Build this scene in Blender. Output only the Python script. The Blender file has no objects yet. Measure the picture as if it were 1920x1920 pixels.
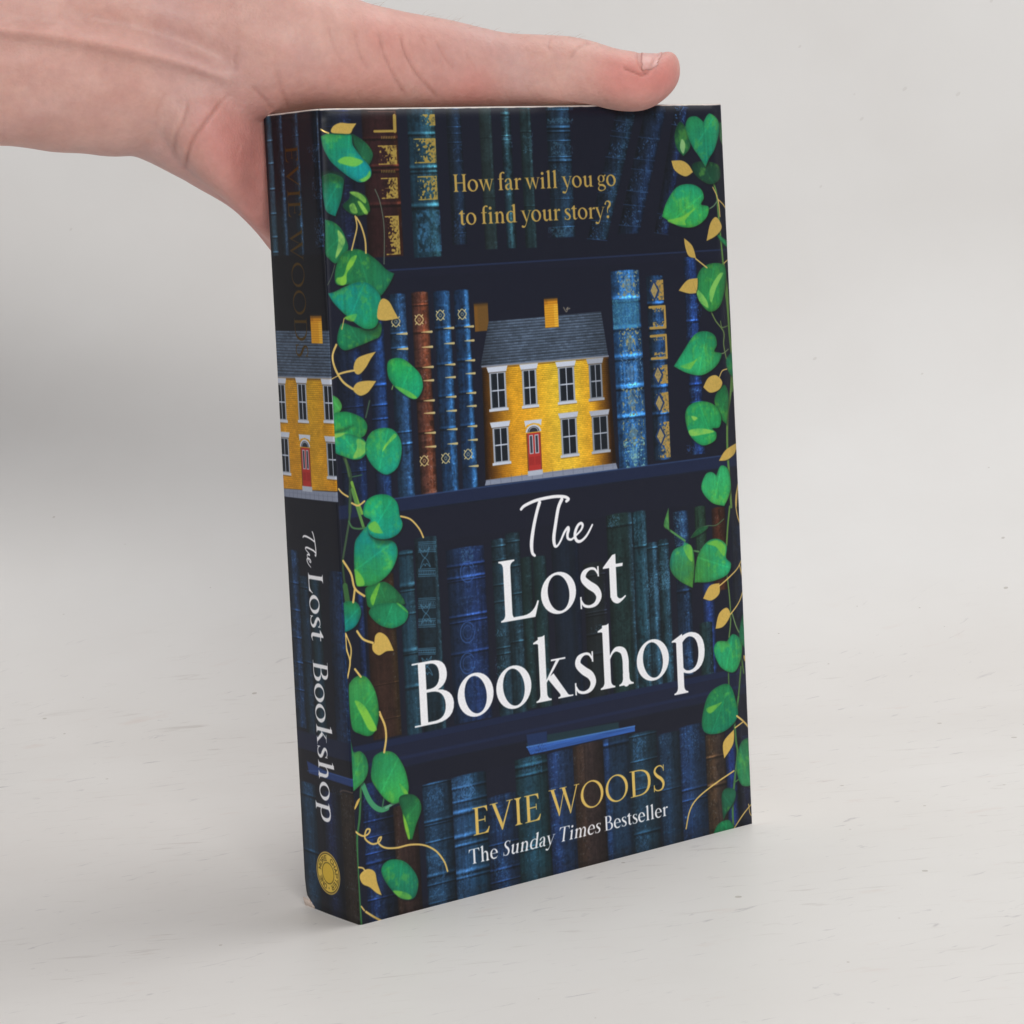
import bpy, bmesh, math
import numpy as np
from mathutils import Vector, Matrix

for blk in (bpy.data.objects, bpy.data.meshes, bpy.data.materials): 
    for b in list(blk): blk.remove(b)
SC = bpy.context.scene
COL = SC.collection
MM = 0.001
H = 198.0; W = 129.926; T = 25.024          # paperback height, width, thickness in mm
# ---------------------------------------------------------------- camera (fitted to the book's corners)
CP = [-305.4907042525533, -475.47308068798776, 168.51633381935991, -0.6362376366378332, 1.5163553920010318, -0.0492264200418501]
FPX = 4413.044; PPX, PPY = 960 - 53.9435, 960 - 298.4772
def _rot(yaw, pit, rol):
    c, s = np.cos, np.sin
    Z = lambda a: np.array([[c(a), -s(a), 0], [s(a), c(a), 0], [0, 0, 1]])
    return Z(yaw) @ np.array([[1, 0, 0], [0, c(pit), -s(pit)], [0, s(pit), c(pit)]]) @ Z(rol)
CM = _rot(*CP[3:]); CC = np.array(CP[:3])
cd = bpy.data.cameras.new('camera'); cam = bpy.data.objects.new('camera', cd); COL.objects.link(cam)
cd.sensor_width = 36; cd.lens = FPX / 1920 * 36
cd.shift_x = (960 - PPX) / 1920; cd.shift_y = (PPY - 960) / 1920
cd.clip_start = .01; cd.clip_end = 30
cam.matrix_world = Matrix([list(CM[i]) + [CC[i] * MM] for i in range(3)] + [[0, 0, 0, 1]])
SC.camera = cam
SC.render.resolution_x = SC.render.resolution_y = 1024
SC.render.engine = 'CYCLES'
# ---------------------------------------------------------------- light: photo corner, soft room light and two lamps
wd = bpy.data.worlds.new('World'); SC.world = wd; wd.use_nodes = True
wb = wd.node_tree.nodes['Background']; wb.inputs[0].default_value = (.95, .965, 1., 1); wb.inputs[1].default_value = .265
def cam_to_world(r, u, b):     # mm right, up, back of the camera, levelled
    fw = np.array([-CM[0, 2], -CM[1, 2], 0]); fw /= np.linalg.norm(fw); rt = np.array([fw[1], -fw[0], 0])
    return (CC + rt * r + np.array([0, 0, u]) - fw * b) * MM
def area(name, pos, target, size, power, colour, size_y=None):
    l = bpy.data.lights.new(name, 'AREA'); l.shape = 'DISK'; l.size = size; l.energy = power; l.color = colour
    if size_y: l.shape = 'RECTANGLE'; l.size_y = size_y
    o = bpy.data.objects.new(name, l); COL.objects.link(o); o.location = Vector(pos)
    o.rotation_euler = (Vector(target) - Vector(pos)).to_track_quat('-Z', 'Y').to_euler(); return o
area('front_lamp', cam_to_world(150, 410, 420), (.06, .1, .12), .50, 6.0, (1, .988, .965), .20)
area('overhead_softbox', cam_to_world(440, 900, -800), cam_to_world(60, -100, -610), .75, 5.0, (1, .99, .975))
SC.view_settings.view_transform = 'Standard'; SC.view_settings.look = 'None'
SC.view_settings.exposure = 0.12; SC.view_settings.gamma = 1.0
# ---------------------------------------------------------------- helpers
def on_plane(px, py, axis, val):
    d = CM @ np.array([(px - PPX) / FPX, -(py - PPY) / FPX, -1.]); return CC + (val - CC[axis]) / d[axis] * d
def at_depth(px, py, dep):
    return CC + CM @ np.array([(px - PPX) / FPX * dep, -(py - PPY) / FPX * dep, -dep])
def to_view(P):
    q = (P - CC) @ CM; d = -q[:, 2]; return PPX + FPX * q[:, 0] / d, PPY - FPX * q[:, 1] / d, d
def link(name, me, mat, parent=None):
    o = bpy.data.objects.new(name, me); COL.objects.link(o)
    if mat: me.materials.append(mat)
    if parent: o.parent = parent
    return o
def mesh(name, V, F, smoothf=True):
    me = bpy.data.meshes.new(name); me.from_pydata([tuple(np.asarray(v) * MM) for v in V], [], F); me.update()
    me.polygons.foreach_set('use_smooth', [smoothf] * len(me.polygons)); return me
class NT:
    def __init__(s, name):
        s.m = bpy.data.materials.new(name); s.m.use_nodes = True; s.t = s.m.node_tree; s.b = s.t.nodes['Principled BSDF']
    def n(s, typ, **kw):
        q = s.t.nodes.new(typ)
        for k, v in kw.items():
            if k in q.inputs.keys() if isinstance(k, str) else False: q.inputs[k].default_value = v
            else: setattr(q, k, v)
        return q
    def l(s, a, b): s.t.links.new(a, b)
    def ramp(s, fac, stops):
        r = s.n('ShaderNodeValToRGB'); e = r.color_ramp.elements
        while len(e) < len(stops): e.new(.5)
        for k, (p, c) in enumerate(stops): e[k].position = p; e[k].color = c if len(c) == 4 else (*c, 1)
        s.l(fac, r.inputs[0]); return r.outputs[0]
    def noise(s, vec, scale, detail=4, rough=.55, dist=0.):
        q = s.n('ShaderNodeTexNoise'); q.inputs['Scale'].default_value = scale; q.inputs['Detail'].default_value = detail
        q.inputs['Roughness'].default_value = rough; q.inputs['Distortion'].default_value = dist
        if vec: s.l(vec, q.inputs['Vector'])
        return q.outputs[0]
    def mix(s, f, a, b, mode='MIX'):
        q = s.n('ShaderNodeMix', data_type='RGBA', blend_type=mode)
        for inp, v in ((q.inputs[0], f), (q.inputs[6], a), (q.inputs[7], b)):
            if isinstance(v, bpy.types.NodeSocket): s.l(v, inp)
            elif isinstance(v, (int, float)): inp.default_value = v
            else: inp.default_value = (*v, 1) if len(v) == 3 else v
        return q.outputs[2]
    def math(s, op, a, b=0.):
        q = s.n('ShaderNodeMath', operation=op)
        for i, v in enumerate((a, b)):
            if isinstance(v, bpy.types.NodeSocket): s.l(v, q.inputs[i])
            else: q.inputs[i].default_value = v
        return q.outputs[0]
    def bump(s, h, st, dist):
        q = s.n('ShaderNodeBump'); q.inputs['Strength'].default_value = st; q.inputs['Distance'].default_value = dist
        s.l(h, q.inputs['Height']); return q
# ---------------------------------------------------------------- printed cover artwork
# The flat print of the paperback is painted in numpy, in millimetres of the cover
# (spine u in [-T,0], front u in [0,W]) and used as the print of the cover sheet.
PX = 10.0
MARG = 0.0
AW, AH = int((T + W) * PX), int(H * PX)
ART = np.zeros((AH, AW, 3), np.float32)
FOIL = np.zeros((AH, AW), np.float32)
rs = np.random.RandomState(7)

def hsh(a, b):
    v = np.sin(a * 127.1 + b * 311.7) * 43758.5453
    return v - np.floor(v)

def vnoise(sx, sy, seed, octv=3):
    """smooth value noise over the whole sheet, cell size sx, sy in mm, range 0..1"""
    out = np.zeros((AH, AW), np.float32); amp = 1.0; tot = 0
    r = np.random.RandomState(seed)
    for o in range(octv):
        cx, cy = max(sx * PX / 2 ** o, 1.0), max(sy * PX / 2 ** o, 1.0)
        nx, ny = int(AW / cx) + 3, int(AH / cy) + 3
        g = r.rand(ny, nx).astype(np.float32)
        xs = np.arange(AW) / cx; ys = np.arange(AH) / cy
        xi = xs.astype(int); yi = ys.astype(int)
        fx = (xs - xi).astype(np.float32); fy = (ys - yi).astype(np.float32)
        fx = fx * fx * (3 - 2 * fx); fy = fy * fy * (3 - 2 * fy)
        top = g[yi][:, xi] * (1 - fx) + g[yi][:, xi + 1] * fx
        bot = g[yi + 1][:, xi] * (1 - fx) + g[yi + 1][:, xi + 1] * fx
        out += amp * (top * (1 - fy)[:, None] + bot * fy[:, None]); tot += amp; amp *= .6
    return out / tot

N_MED = vnoise(3, 3, 1, 4); N_FINE = vnoise(.5, .5, 2, 2); N_VERT = vnoise(.6, 14, 3, 3)
N_HOR = vnoise(9, .5, 4, 3); N_BIG = vnoise(14, 14, 5, 3); N_SPK = vnoise(.35, .45, 6, 2); N_PAT = vnoise(1.1, 1.1, 8, 2)

def to_px(pts):
    p = np.asarray(pts, np.float64)
    return np.stack([(p[:, 0] + T) * PX, (H - p[:, 1]) * PX], 1)

def win(x0, y0, x1, y1, pad=2):
    a, b = max(int(x0 - pad), 0), min(int(x1 + pad) + 1, AW)
    c, d = max(int(y0 - pad), 0), min(int(y1 + pad) + 1, AH)
    return a, b, c, d

def sdf_poly(P, xx, yy):
    n = len(P); d2 = np.full(xx.shape, 1e12, np.float32); ins = np.zeros(xx.shape, bool)
    for i in range(n):
        x0, y0 = P[i]; x1, y1 = P[(i + 1) % n]
        ex, ey = x1 - x0, y1 - y0; L = ex * ex + ey * ey
        if L < 1e-9: continue
        t = np.clip(((xx - x0) * ex + (yy - y0) * ey) / L, 0, 1)
        d2 = np.minimum(d2, (xx - x0 - t * ex) ** 2 + (yy - y0 - t * ey) ** 2)
        if y0 != y1:
            c = (yy >= min(y0, y1)) & (yy < max(y0, y1)) & (xx < (yy - y0) * ex / ey + x0)
            ins ^= c
    d = np.sqrt(d2)
    return np.where(ins, -d, d)

def cov_poly(pts, feather=1.0):
    P = to_px(pts)
    a, b, c, d = win(P[:, 0].min(), P[:, 1].min(), P[:, 0].max(), P[:, 1].max(), 2 + feather)
    if a >= b or c >= d: return None
    yy, xx = np.mgrid[c:d, a:b].astype(np.float32) + .5
    s = sdf_poly(P, xx, yy)
    return (slice(c, d), slice(a, b)), np.clip(.5 - s / feather, 0, 1), s, xx, yy

def cov_brush(pts, wid, feather=1.0):
    P = to_px(pts); w = np.asarray(wid) * PX / 2
    m = w.max()
    a, b, c, d = win(P[:, 0].min() - m, P[:, 1].min() - m, P[:, 0].max() + m, P[:, 1].max() + m, 2 + feather)
    if a >= b or c >= d: return None
    yy, xx = np.mgrid[c:d, a:b].astype(np.float32) + .5
    s = np.full(xx.shape, 1e6, np.float32)
    for i in range(len(P) - 1):
        x0, y0 = P[i]; ex, ey = P[i + 1] - P[i]; L = ex * ex + ey * ey + 1e-9
        t = np.clip(((xx - x0) * ex + (yy - y0) * ey) / L, 0, 1)
        s = np.minimum(s, np.hypot(xx - x0 - t * ex, yy - y0 - t * ey) - (w[i] + t * (w[i + 1] - w[i])))
    return (slice(c, d), slice(a, b)), np.clip(.5 - s / feather, 0, 1), s, xx, yy

def col(c): return np.array(c, np.float32) / 255.
def blend(sl, cov, c, foil=0.):
    c = np.asarray(c, np.float32)
    if c.ndim == 1: c = c / 255. if c.max() > 1.5 else c
    ART[sl] = ART[sl] * (1 - cov[..., None]) + c * cov[..., None]
    FOIL[sl] = FOIL[sl] * (1 - cov) + foil * cov

def smooth(pts, n=6, closed=True, dims=2):
    """Catmull-Rom; a point given twice in a row is a corner"""
    P = np.asarray(pts, float); m = len(P); out = []
    for i in range(m if closed else m - 1):
        p1, p2 = P[i], P[(i + 1) % m]
        if np.allclose(p1, p2): continue
        p0 = P[(i - 1) % m] if (closed or i > 0) else p1
        p3 = P[(i + 2) % m] if (closed or i + 2 < m) else p2
        for k in range(n):
            t = k / n
            out.append(.5 * ((2 * p1) + (p2 - p0) * t + (2 * p0 - 5 * p1 + 4 * p2 - p3) * t * t + (3 * p1 - p0 - 3 * p2 + p3) * t ** 3))
    if not closed: out.append(P[-1])
    return np.array(out)

# tracing windows: the print was measured in eight enlarged views of the book and
# brought back to millimetres on the front cover (y = 0) or on the spine (x = 0)
KW = {1: (480, 180, .21875), 2: (800, 180, .32292), 3: (480, 500, .23959), 4: (860, 500, .29167),
      5: (500, 920, .22923), 6: (860, 900, .29167), 7: (540, 1340, .21871), 8: (860, 1300, .29688), 0: (0, 0, 1)}
def pc(k, x, y, spine=False):
    ox, oy, s = KW[k]; q = on_plane(ox + x * s, oy + y * s, 0 if spine else 1, 0.)
    return (-q[1], q[2]) if spine else (q[0], q[2])
def tr(k, pts, spine=False):
    """pts: flat list of x,y numbers; a trailing '*' entry doubles the point before it (corner)"""
    out = []; i = 0
    while i < len(pts):
        if pts[i] == '*': out.append(out[-1]); i += 1
        elif pts[i] == 'k': k = pts[i + 1]; i += 2
        else: out.append(pc(k, pts[i], pts[i + 1], spine)); i += 2
    return out

def fill(pts, c, feather=1., a=1., foil=0.):
    r = cov_poly(pts, feather)
    if r: blend(r[0], r[1] * a, c, foil)
def rect(u0, v0, u1, v1, c, feather=1., a=1., foil=0.):
    fill([(u0, v0), (u1, v0), (u1, v1), (u0, v1)], c, feather, a, foil)
def line(pts, w, c, a=1., foil=0., feather=1.2, n=8):
    q = smooth(pts, n, False) if len(pts) > 2 else np.array(pts)
    ws = np.linspace(w[0], w[1], len(q)) if isinstance(w, tuple) else np.full(len(q), w)
    r = cov_brush(q, ws, feather)
    if r: blend(r[0], r[1] * a, c, foil)

# ---- base wash of the print
ART[:] = col((20, 28, 42))
ART += (N_BIG - .5)[..., None] * col((10, 14, 26)) * 1.2
def shade_clip(): np.clip(ART, 0, 1, out=ART)

def book(u0, u1, vt, vb, c, hc, hp=.75, bands=(), tex=1., tilt=0., fade=0., sharp=.25, orn=(), bandc=None):
    """painted book spine between u0..u1, top vt, bottom vb; hc highlight colour near hp"""
    if u1 < u0: u0, u1 = u1, u0
    P = [(u0, vb), (u1, vb), (u1 + tilt, vt - .25), (u1 + tilt - .3 * (u1 - u0), vt), (u0 + tilt + .3 * (u1 - u0), vt), (u0 + tilt, vt - .25)]
    r = cov_poly(P, 2.2)
    if not r: return
    sl, cv, s, xx, yy = r
    v = H - yy / PX; u = xx / PX - T - tilt * (v - vb) / max(vt - vb, 1e-3)
    f = np.clip((u - u0) / (u1 - u0), 0, 1)
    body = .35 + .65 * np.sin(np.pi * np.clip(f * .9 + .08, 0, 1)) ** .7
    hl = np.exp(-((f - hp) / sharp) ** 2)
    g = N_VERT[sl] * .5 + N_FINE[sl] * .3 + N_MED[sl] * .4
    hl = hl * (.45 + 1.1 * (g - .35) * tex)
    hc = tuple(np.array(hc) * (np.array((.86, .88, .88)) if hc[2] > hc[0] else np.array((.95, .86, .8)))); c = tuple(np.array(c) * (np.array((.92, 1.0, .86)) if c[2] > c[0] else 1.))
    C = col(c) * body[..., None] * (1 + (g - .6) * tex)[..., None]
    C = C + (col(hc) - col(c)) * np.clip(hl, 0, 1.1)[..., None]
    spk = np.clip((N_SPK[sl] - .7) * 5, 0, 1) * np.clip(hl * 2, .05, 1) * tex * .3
    C = C + spk[..., None] * col((90, 130, 170))
    for bv, bw, ba in bands:
        e = np.exp(-((v - bv) / bw) ** 2)
        e2 = np.exp(-((v - bv + 1.5 * bw) / bw) ** 2)
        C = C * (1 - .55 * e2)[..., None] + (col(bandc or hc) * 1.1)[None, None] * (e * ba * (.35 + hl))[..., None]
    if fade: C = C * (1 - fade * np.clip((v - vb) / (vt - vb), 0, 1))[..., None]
    if tex > .65:      # rubbed leather: fine crazing and pale scuffs across the spine
        q = np.clip((N_HOR[sl] - .60) * 7, 0, 1) * np.clip((N_FINE[sl] - .35) * 3, 0, 1)
        C = C + (q * np.clip(hl + .15, 0, 1) * .16 * tex)[..., None] * np.array((.5, .8, 1.)) * (1 if hc[2] > hc[0] else .5)
        C = C * (1 - .20 * np.clip((.40 - N_PAT[sl]) * 6, 0, 1) * tex)[..., None]
    blend(sl, cv, np.clip(C, 0, 1))

def ornament(u0, v0, u1, v1, c, dens=.5, frame=0, cell=1.0, seed=0, foil=.8, sym=True, grow=0):
    """tooled gilt panel: mirrored lacework cut out of a solid patch"""
    a, b = int((u0 + T) * PX), int((u1 + T) * PX); cc, d = int((H - v1) * PX), int((H - v0) * PX)
    a, b, cc, d = max(a, 0), min(b, AW), max(cc, 0), min(d, AH)
    if b - a < 3 or d - cc < 3: return
    h, w = d - cc, b - a
    r = np.random.RandomState(seed)
    gy, gx = max(int(h / (cell * PX * .5)), 3), max(int(w / (cell * PX * .5)), 3)
    g = r.rand(gy + 2, gx + 2)
    if sym: g = (g + g[:, ::-1]) / 2; g = (g - .5) * 1.4 + .5
    ys = np.linspace(0, gy, h); xs = np.linspace(0, gx, w); yi = ys.astype(int); xi = xs.astype(int)
    fy = (ys - yi)[:, None]; fx = xs - xi
    n = (g[yi][:, xi] * (1 - fx) + g[yi][:, xi + 1] * fx) * (1 - fy) + (g[yi + 1][:, xi] * (1 - fx) + g[yi + 1][:, xi + 1] * fx) * fy
    bias = grow * (np.linspace(0, 1, w) - .5)[None, :]
    m = np.clip((n + bias - (1 - dens)) * 7 + .5, 0, 1)
    if frame:
        yy, xx = np.mgrid[0:h, 0:w]; e = np.minimum(np.minimum(yy, h - 1 - yy), np.minimum(xx + (8 if frame > 1 else 0), w - 1 - xx))
        m = np.maximum(m, (e < PX * .28))
    m *= np.clip(.6 + (N_FINE[cc:d, a:b] - .3) * 1.6, 0, 1)
    if foil < .15: m = m * .55 * np.clip(-.1 + 1.7 * N_MED[cc:d, a:b], 0, 1)
    blend((slice(cc, d), slice(a, b)), m.astype(np.float32), c, foil)

def rosette(u, v, r, c):
    th = np.linspace(0, 2 * np.pi, 25)
    rr = r * (1 + .12 * np.cos(4 * th))
    line([(u + a * np.cos(t), v + a * np.sin(t)) for a, t in zip(rr, th)], .28, c, .9, .6, n=1)
    line([(u + .35 * r * np.cos(t), v + .35 * r * np.sin(t)) for t in th[::3]], .22, c, .55, n=1)
    for t in (.8, 2.4, 3.9, 5.5): line([(u + r * np.cos(t), v + r * np.sin(t)), (u + 1.4 * r * np.cos(t), v + 1.4 * r * np.sin(t))], .28, c, .9)

def R2(k, x0, y0, x1, y1, spine=False):
    a = pc(k, x0, y0, spine); b = pc(k, x1, y1, spine)
    if k in (5, 6, 7, 8) and y1 - y0 > 600: b = (pc(k, x1, y0, spine)[0], b[1])   # width read off the top end
    return a[0], b[1], b[0], a[1]   # u0, v0(bottom), u1, v1(top)
NAVY = (20, 27, 46)
GOLDT = (186, 160, 84)
def bk(k, x0, y0, x1, y1, c, hc, spine=False, **kw):
    if k >= 5: hc = tuple(np.array(hc) * .86)
    u0, vb, u1, vt = R2(k, x0, y0, x1, y1, spine)
    if 'by' in kw: kw['bands'] = [(pc(k, x0, y, spine)[1], w, a) for y, w, a in kw.pop('by')]
    book(u0, u1, vt, vb, c, hc, **kw)
    return u0, u1, vt, vb

def strip_noise(u0, u1, vb, vt, c, a, dens, cell=.7, seed=0): ornament(u0, vb, u1, vt, c, dens, 0, cell, seed, 0., False)

# ---- FRONT, shelf row 1
T1 = 215
rect(0, 158, 130, 199, (19, 22, 36), 4)
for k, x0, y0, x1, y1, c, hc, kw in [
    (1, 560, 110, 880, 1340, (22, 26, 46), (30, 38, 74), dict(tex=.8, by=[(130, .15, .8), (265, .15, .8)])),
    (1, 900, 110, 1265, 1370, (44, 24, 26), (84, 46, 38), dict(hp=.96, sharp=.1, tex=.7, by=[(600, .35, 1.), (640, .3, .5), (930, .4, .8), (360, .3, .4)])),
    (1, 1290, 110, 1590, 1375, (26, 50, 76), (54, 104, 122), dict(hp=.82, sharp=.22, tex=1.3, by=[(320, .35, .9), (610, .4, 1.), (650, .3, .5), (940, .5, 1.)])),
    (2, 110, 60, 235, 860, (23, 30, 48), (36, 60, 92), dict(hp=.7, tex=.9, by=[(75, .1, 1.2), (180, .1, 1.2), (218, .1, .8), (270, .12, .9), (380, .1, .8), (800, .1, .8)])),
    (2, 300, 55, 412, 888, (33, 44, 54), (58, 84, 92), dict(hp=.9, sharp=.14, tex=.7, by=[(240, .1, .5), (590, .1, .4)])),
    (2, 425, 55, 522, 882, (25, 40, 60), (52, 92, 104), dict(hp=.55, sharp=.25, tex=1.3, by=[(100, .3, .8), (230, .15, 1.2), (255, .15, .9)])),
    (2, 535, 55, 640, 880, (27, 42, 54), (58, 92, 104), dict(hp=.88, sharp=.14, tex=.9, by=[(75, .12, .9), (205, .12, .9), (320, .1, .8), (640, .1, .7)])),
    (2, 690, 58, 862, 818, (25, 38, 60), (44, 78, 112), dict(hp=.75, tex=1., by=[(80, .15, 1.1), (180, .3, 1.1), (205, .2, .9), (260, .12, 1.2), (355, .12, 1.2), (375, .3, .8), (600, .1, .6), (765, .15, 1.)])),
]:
    u0, u1, vt, vb = bk(k, x0, y0, x1, y1, c, hc, **kw)
for (x0, y0, x1, y1, d, g) in [(1045, 425, 1212, 588, .5, .9), (1070, 705, 1222, 880, .46, .8), (1105, 1030, 1240, 1360, .52, .9)]:
    u0, v0, u1, v1 = R2(1, x0, y0, x1, y1); ornament(u0, v0, u1, v1, GOLDT, d, 2, .8, int(y0), .8, False, g)
for (x0, y0, x1, y1, d, g) in [(1410, 160, 1538, 255, .55, .9), (1350, 365, 1550, 575, .48, .8), (1385, 690, 1560, 890, .45, .4)]:
    u0, v0, u1, v1 = R2(1, x0, y0, x1, y1); ornament(u0, v0, u1, v1, GOLDT, d, 2 if y0 > 200 else 0, .8, int(y0) + 5, .8, False, g)
u0, v0, u1, v1 = R2(1, 1375, 985, 1595, 1330); ornament(u0, v0, u1, v1, (66, 124, 170), .56, 0, 1.1, 3, 0., False, .25)
line(tr(1, [1015, 303, 1195, 300]), .62, GOLDT, 1, .8); line(tr(1, [1186, 170, 1190, 300]), .95, GOLDT, 1, .8)
line(tr(1, [960, 133, 1190, 133, '*', 1192, 170]), .2, (110, 74, 60), .8)
for yy in (355, 645):
    for i in range(9): line(tr(1, [1075 + i * 14, yy - 9, 1075 + i * 14 + 3, yy + 10]), .2, GOLDT, .7, .5)
for (x0, y0, x1, y1, d) in [(1690, 400, 1770, 560, .35), (1690, 1000, 1800, 1250, .42)]:
    u0, v0, u1, v1 = R2(1, x0, y0, x1, y1); ornament(u0, v0, u1, v1, (48, 78, 124), d, 0, .7, int(y0), 0.)
for (x0, y0, x1, y1, d, s) in [(700, 60, 850, 85, .6, 1), (700, 130, 850, 160, .6, 2), (720, 265, 850, 350, .45, 3), (705, 765, 855, 815, .5, 4), (555, 215, 620, 330, .42, 5), (445, 230, 500, 300, .5, 6), (725, 400, 850, 560, .3, 7)]:
    u0, v0, u1, v1 = R2(2, x0, y0, x1, y1); ornament(u0, v0, u1, v1, (66, 108, 134), d, 0, .6, s, 0.)
# leaning books at the right of the row
def leaning(k, x0t, x1t, yt, x0b, x1b, yb, c, hc, pan, sd):
    a = pc(k, x0t, yt); b = pc(k, x1t, yt); e = pc(k, x0b, yb); f = pc(k, x1b, yb)
    book(e[0], f[0], (a[1] + b[1]) / 2, (e[1] + f[1]) / 2, c, hc, hp=.8, tex=1.2, tilt=a[0] - e[0])
    for i, (t0, t1, dn) in enumerate(pan):
        for j in range(26):
            q = np.random.RandomState(sd * 50 + i * 7 + j)
            t = t0 + (t1 - t0) * q.rand(); s = .1 + .8 * q.rand()
            u = e[0] + (a[0] - e[0]) * t + s * (f[0] - e[0]); v = e[1] + (a[1] - e[1]) * t
            line([(u, v), (u + q.uniform(-.6, .6), v + q.uniform(-.5, .5))], .2, (62, 104, 156), dn * q.uniform(.3, 1))
        for t in (t0, t1):
            u = e[0] + (a[0] - e[0]) * t; v = e[1] + (a[1] - e[1]) * t
            line([(u, v + .3), (u + (f[0] - e[0]), v - .5)], .2, (56, 92, 140), .6 * dn)
leaning(2, 1105, 1200, 70, 930, 1045, 835, (21, 30, 52), (38, 68, 96), [(.0, .14, .8), (.35, .5, .5), (.62, .78, .8), (.82, .9, .6)], 1)
leaning(2, 1270, 1400, 60, 1105, 1230, 800, (20, 28, 50), (36, 62, 104), [(.06, .22, .8), (.33, .5, .7), (.58, .75, .7)], 2)
leaning(2, 1440, 1520, 60, 1320, 1400, 800, (20, 25, 46), (32, 52, 100), [(.0, .15, .6), (.85, 1., .9)], 3)
# shelf 1
va = pc(1, 1100, 1420)[1]; vl = pc(2, 0, 1000)[1]
rect(10, vl, 130, 158.6, (22, 28, 52), 5); rect(12, vl - .2, 130, vl + .25, (34, 48, 80), 2, .7)
rect(0, vl - 8, 130, vl - .3, (21, 24, 40), 5)
# ---- row 2 left
rect(0, 101, 130, vl - 2, (20, 23, 38), 6)
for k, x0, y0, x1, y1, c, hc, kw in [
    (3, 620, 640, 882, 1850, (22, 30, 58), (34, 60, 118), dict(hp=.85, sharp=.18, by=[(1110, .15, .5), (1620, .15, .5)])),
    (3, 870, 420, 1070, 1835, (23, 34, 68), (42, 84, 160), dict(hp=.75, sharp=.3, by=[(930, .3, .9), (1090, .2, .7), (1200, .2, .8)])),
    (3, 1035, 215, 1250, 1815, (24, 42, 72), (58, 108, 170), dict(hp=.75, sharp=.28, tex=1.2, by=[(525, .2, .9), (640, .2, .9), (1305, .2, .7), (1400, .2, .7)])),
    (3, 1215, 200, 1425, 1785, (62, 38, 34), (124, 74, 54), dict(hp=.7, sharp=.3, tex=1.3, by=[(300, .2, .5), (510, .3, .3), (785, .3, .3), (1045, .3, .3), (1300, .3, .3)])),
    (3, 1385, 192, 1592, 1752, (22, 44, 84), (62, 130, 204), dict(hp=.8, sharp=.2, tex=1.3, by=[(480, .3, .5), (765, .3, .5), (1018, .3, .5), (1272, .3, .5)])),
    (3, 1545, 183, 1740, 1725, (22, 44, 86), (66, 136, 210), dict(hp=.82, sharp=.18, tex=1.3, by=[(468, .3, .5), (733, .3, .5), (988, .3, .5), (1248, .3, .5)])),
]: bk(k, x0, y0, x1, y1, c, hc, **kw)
GB = (214, 196, 138)
for ys, xa, xb in [((525, 643), 1100, 1180), ((510, 628, 785, 890, 1047, 1145, 1300, 1408), 1295, 1375), ((480, 600, 765, 865, 1018, 1127, 1272, 1385), 1470, 1545), ((468, 578, 733, 835, 988, 1090, 1248, 1355, 1560), 1630, 1700)]:
    for y in ys:
        sh = (y - 500) * .035
        line(tr(3, [xa + sh, y + 3, xb + sh, y - 1]), (.15, .62), GB, .95, .6)
for x, y in [(1278, 415), (1320, 1520), (1443, 380), (1487, 1500), (1613, 372), (1662, 1468), (1095, 430)]:
    u, v = pc(3, x, y); rosette(u, v, 1.12, GB)
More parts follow.
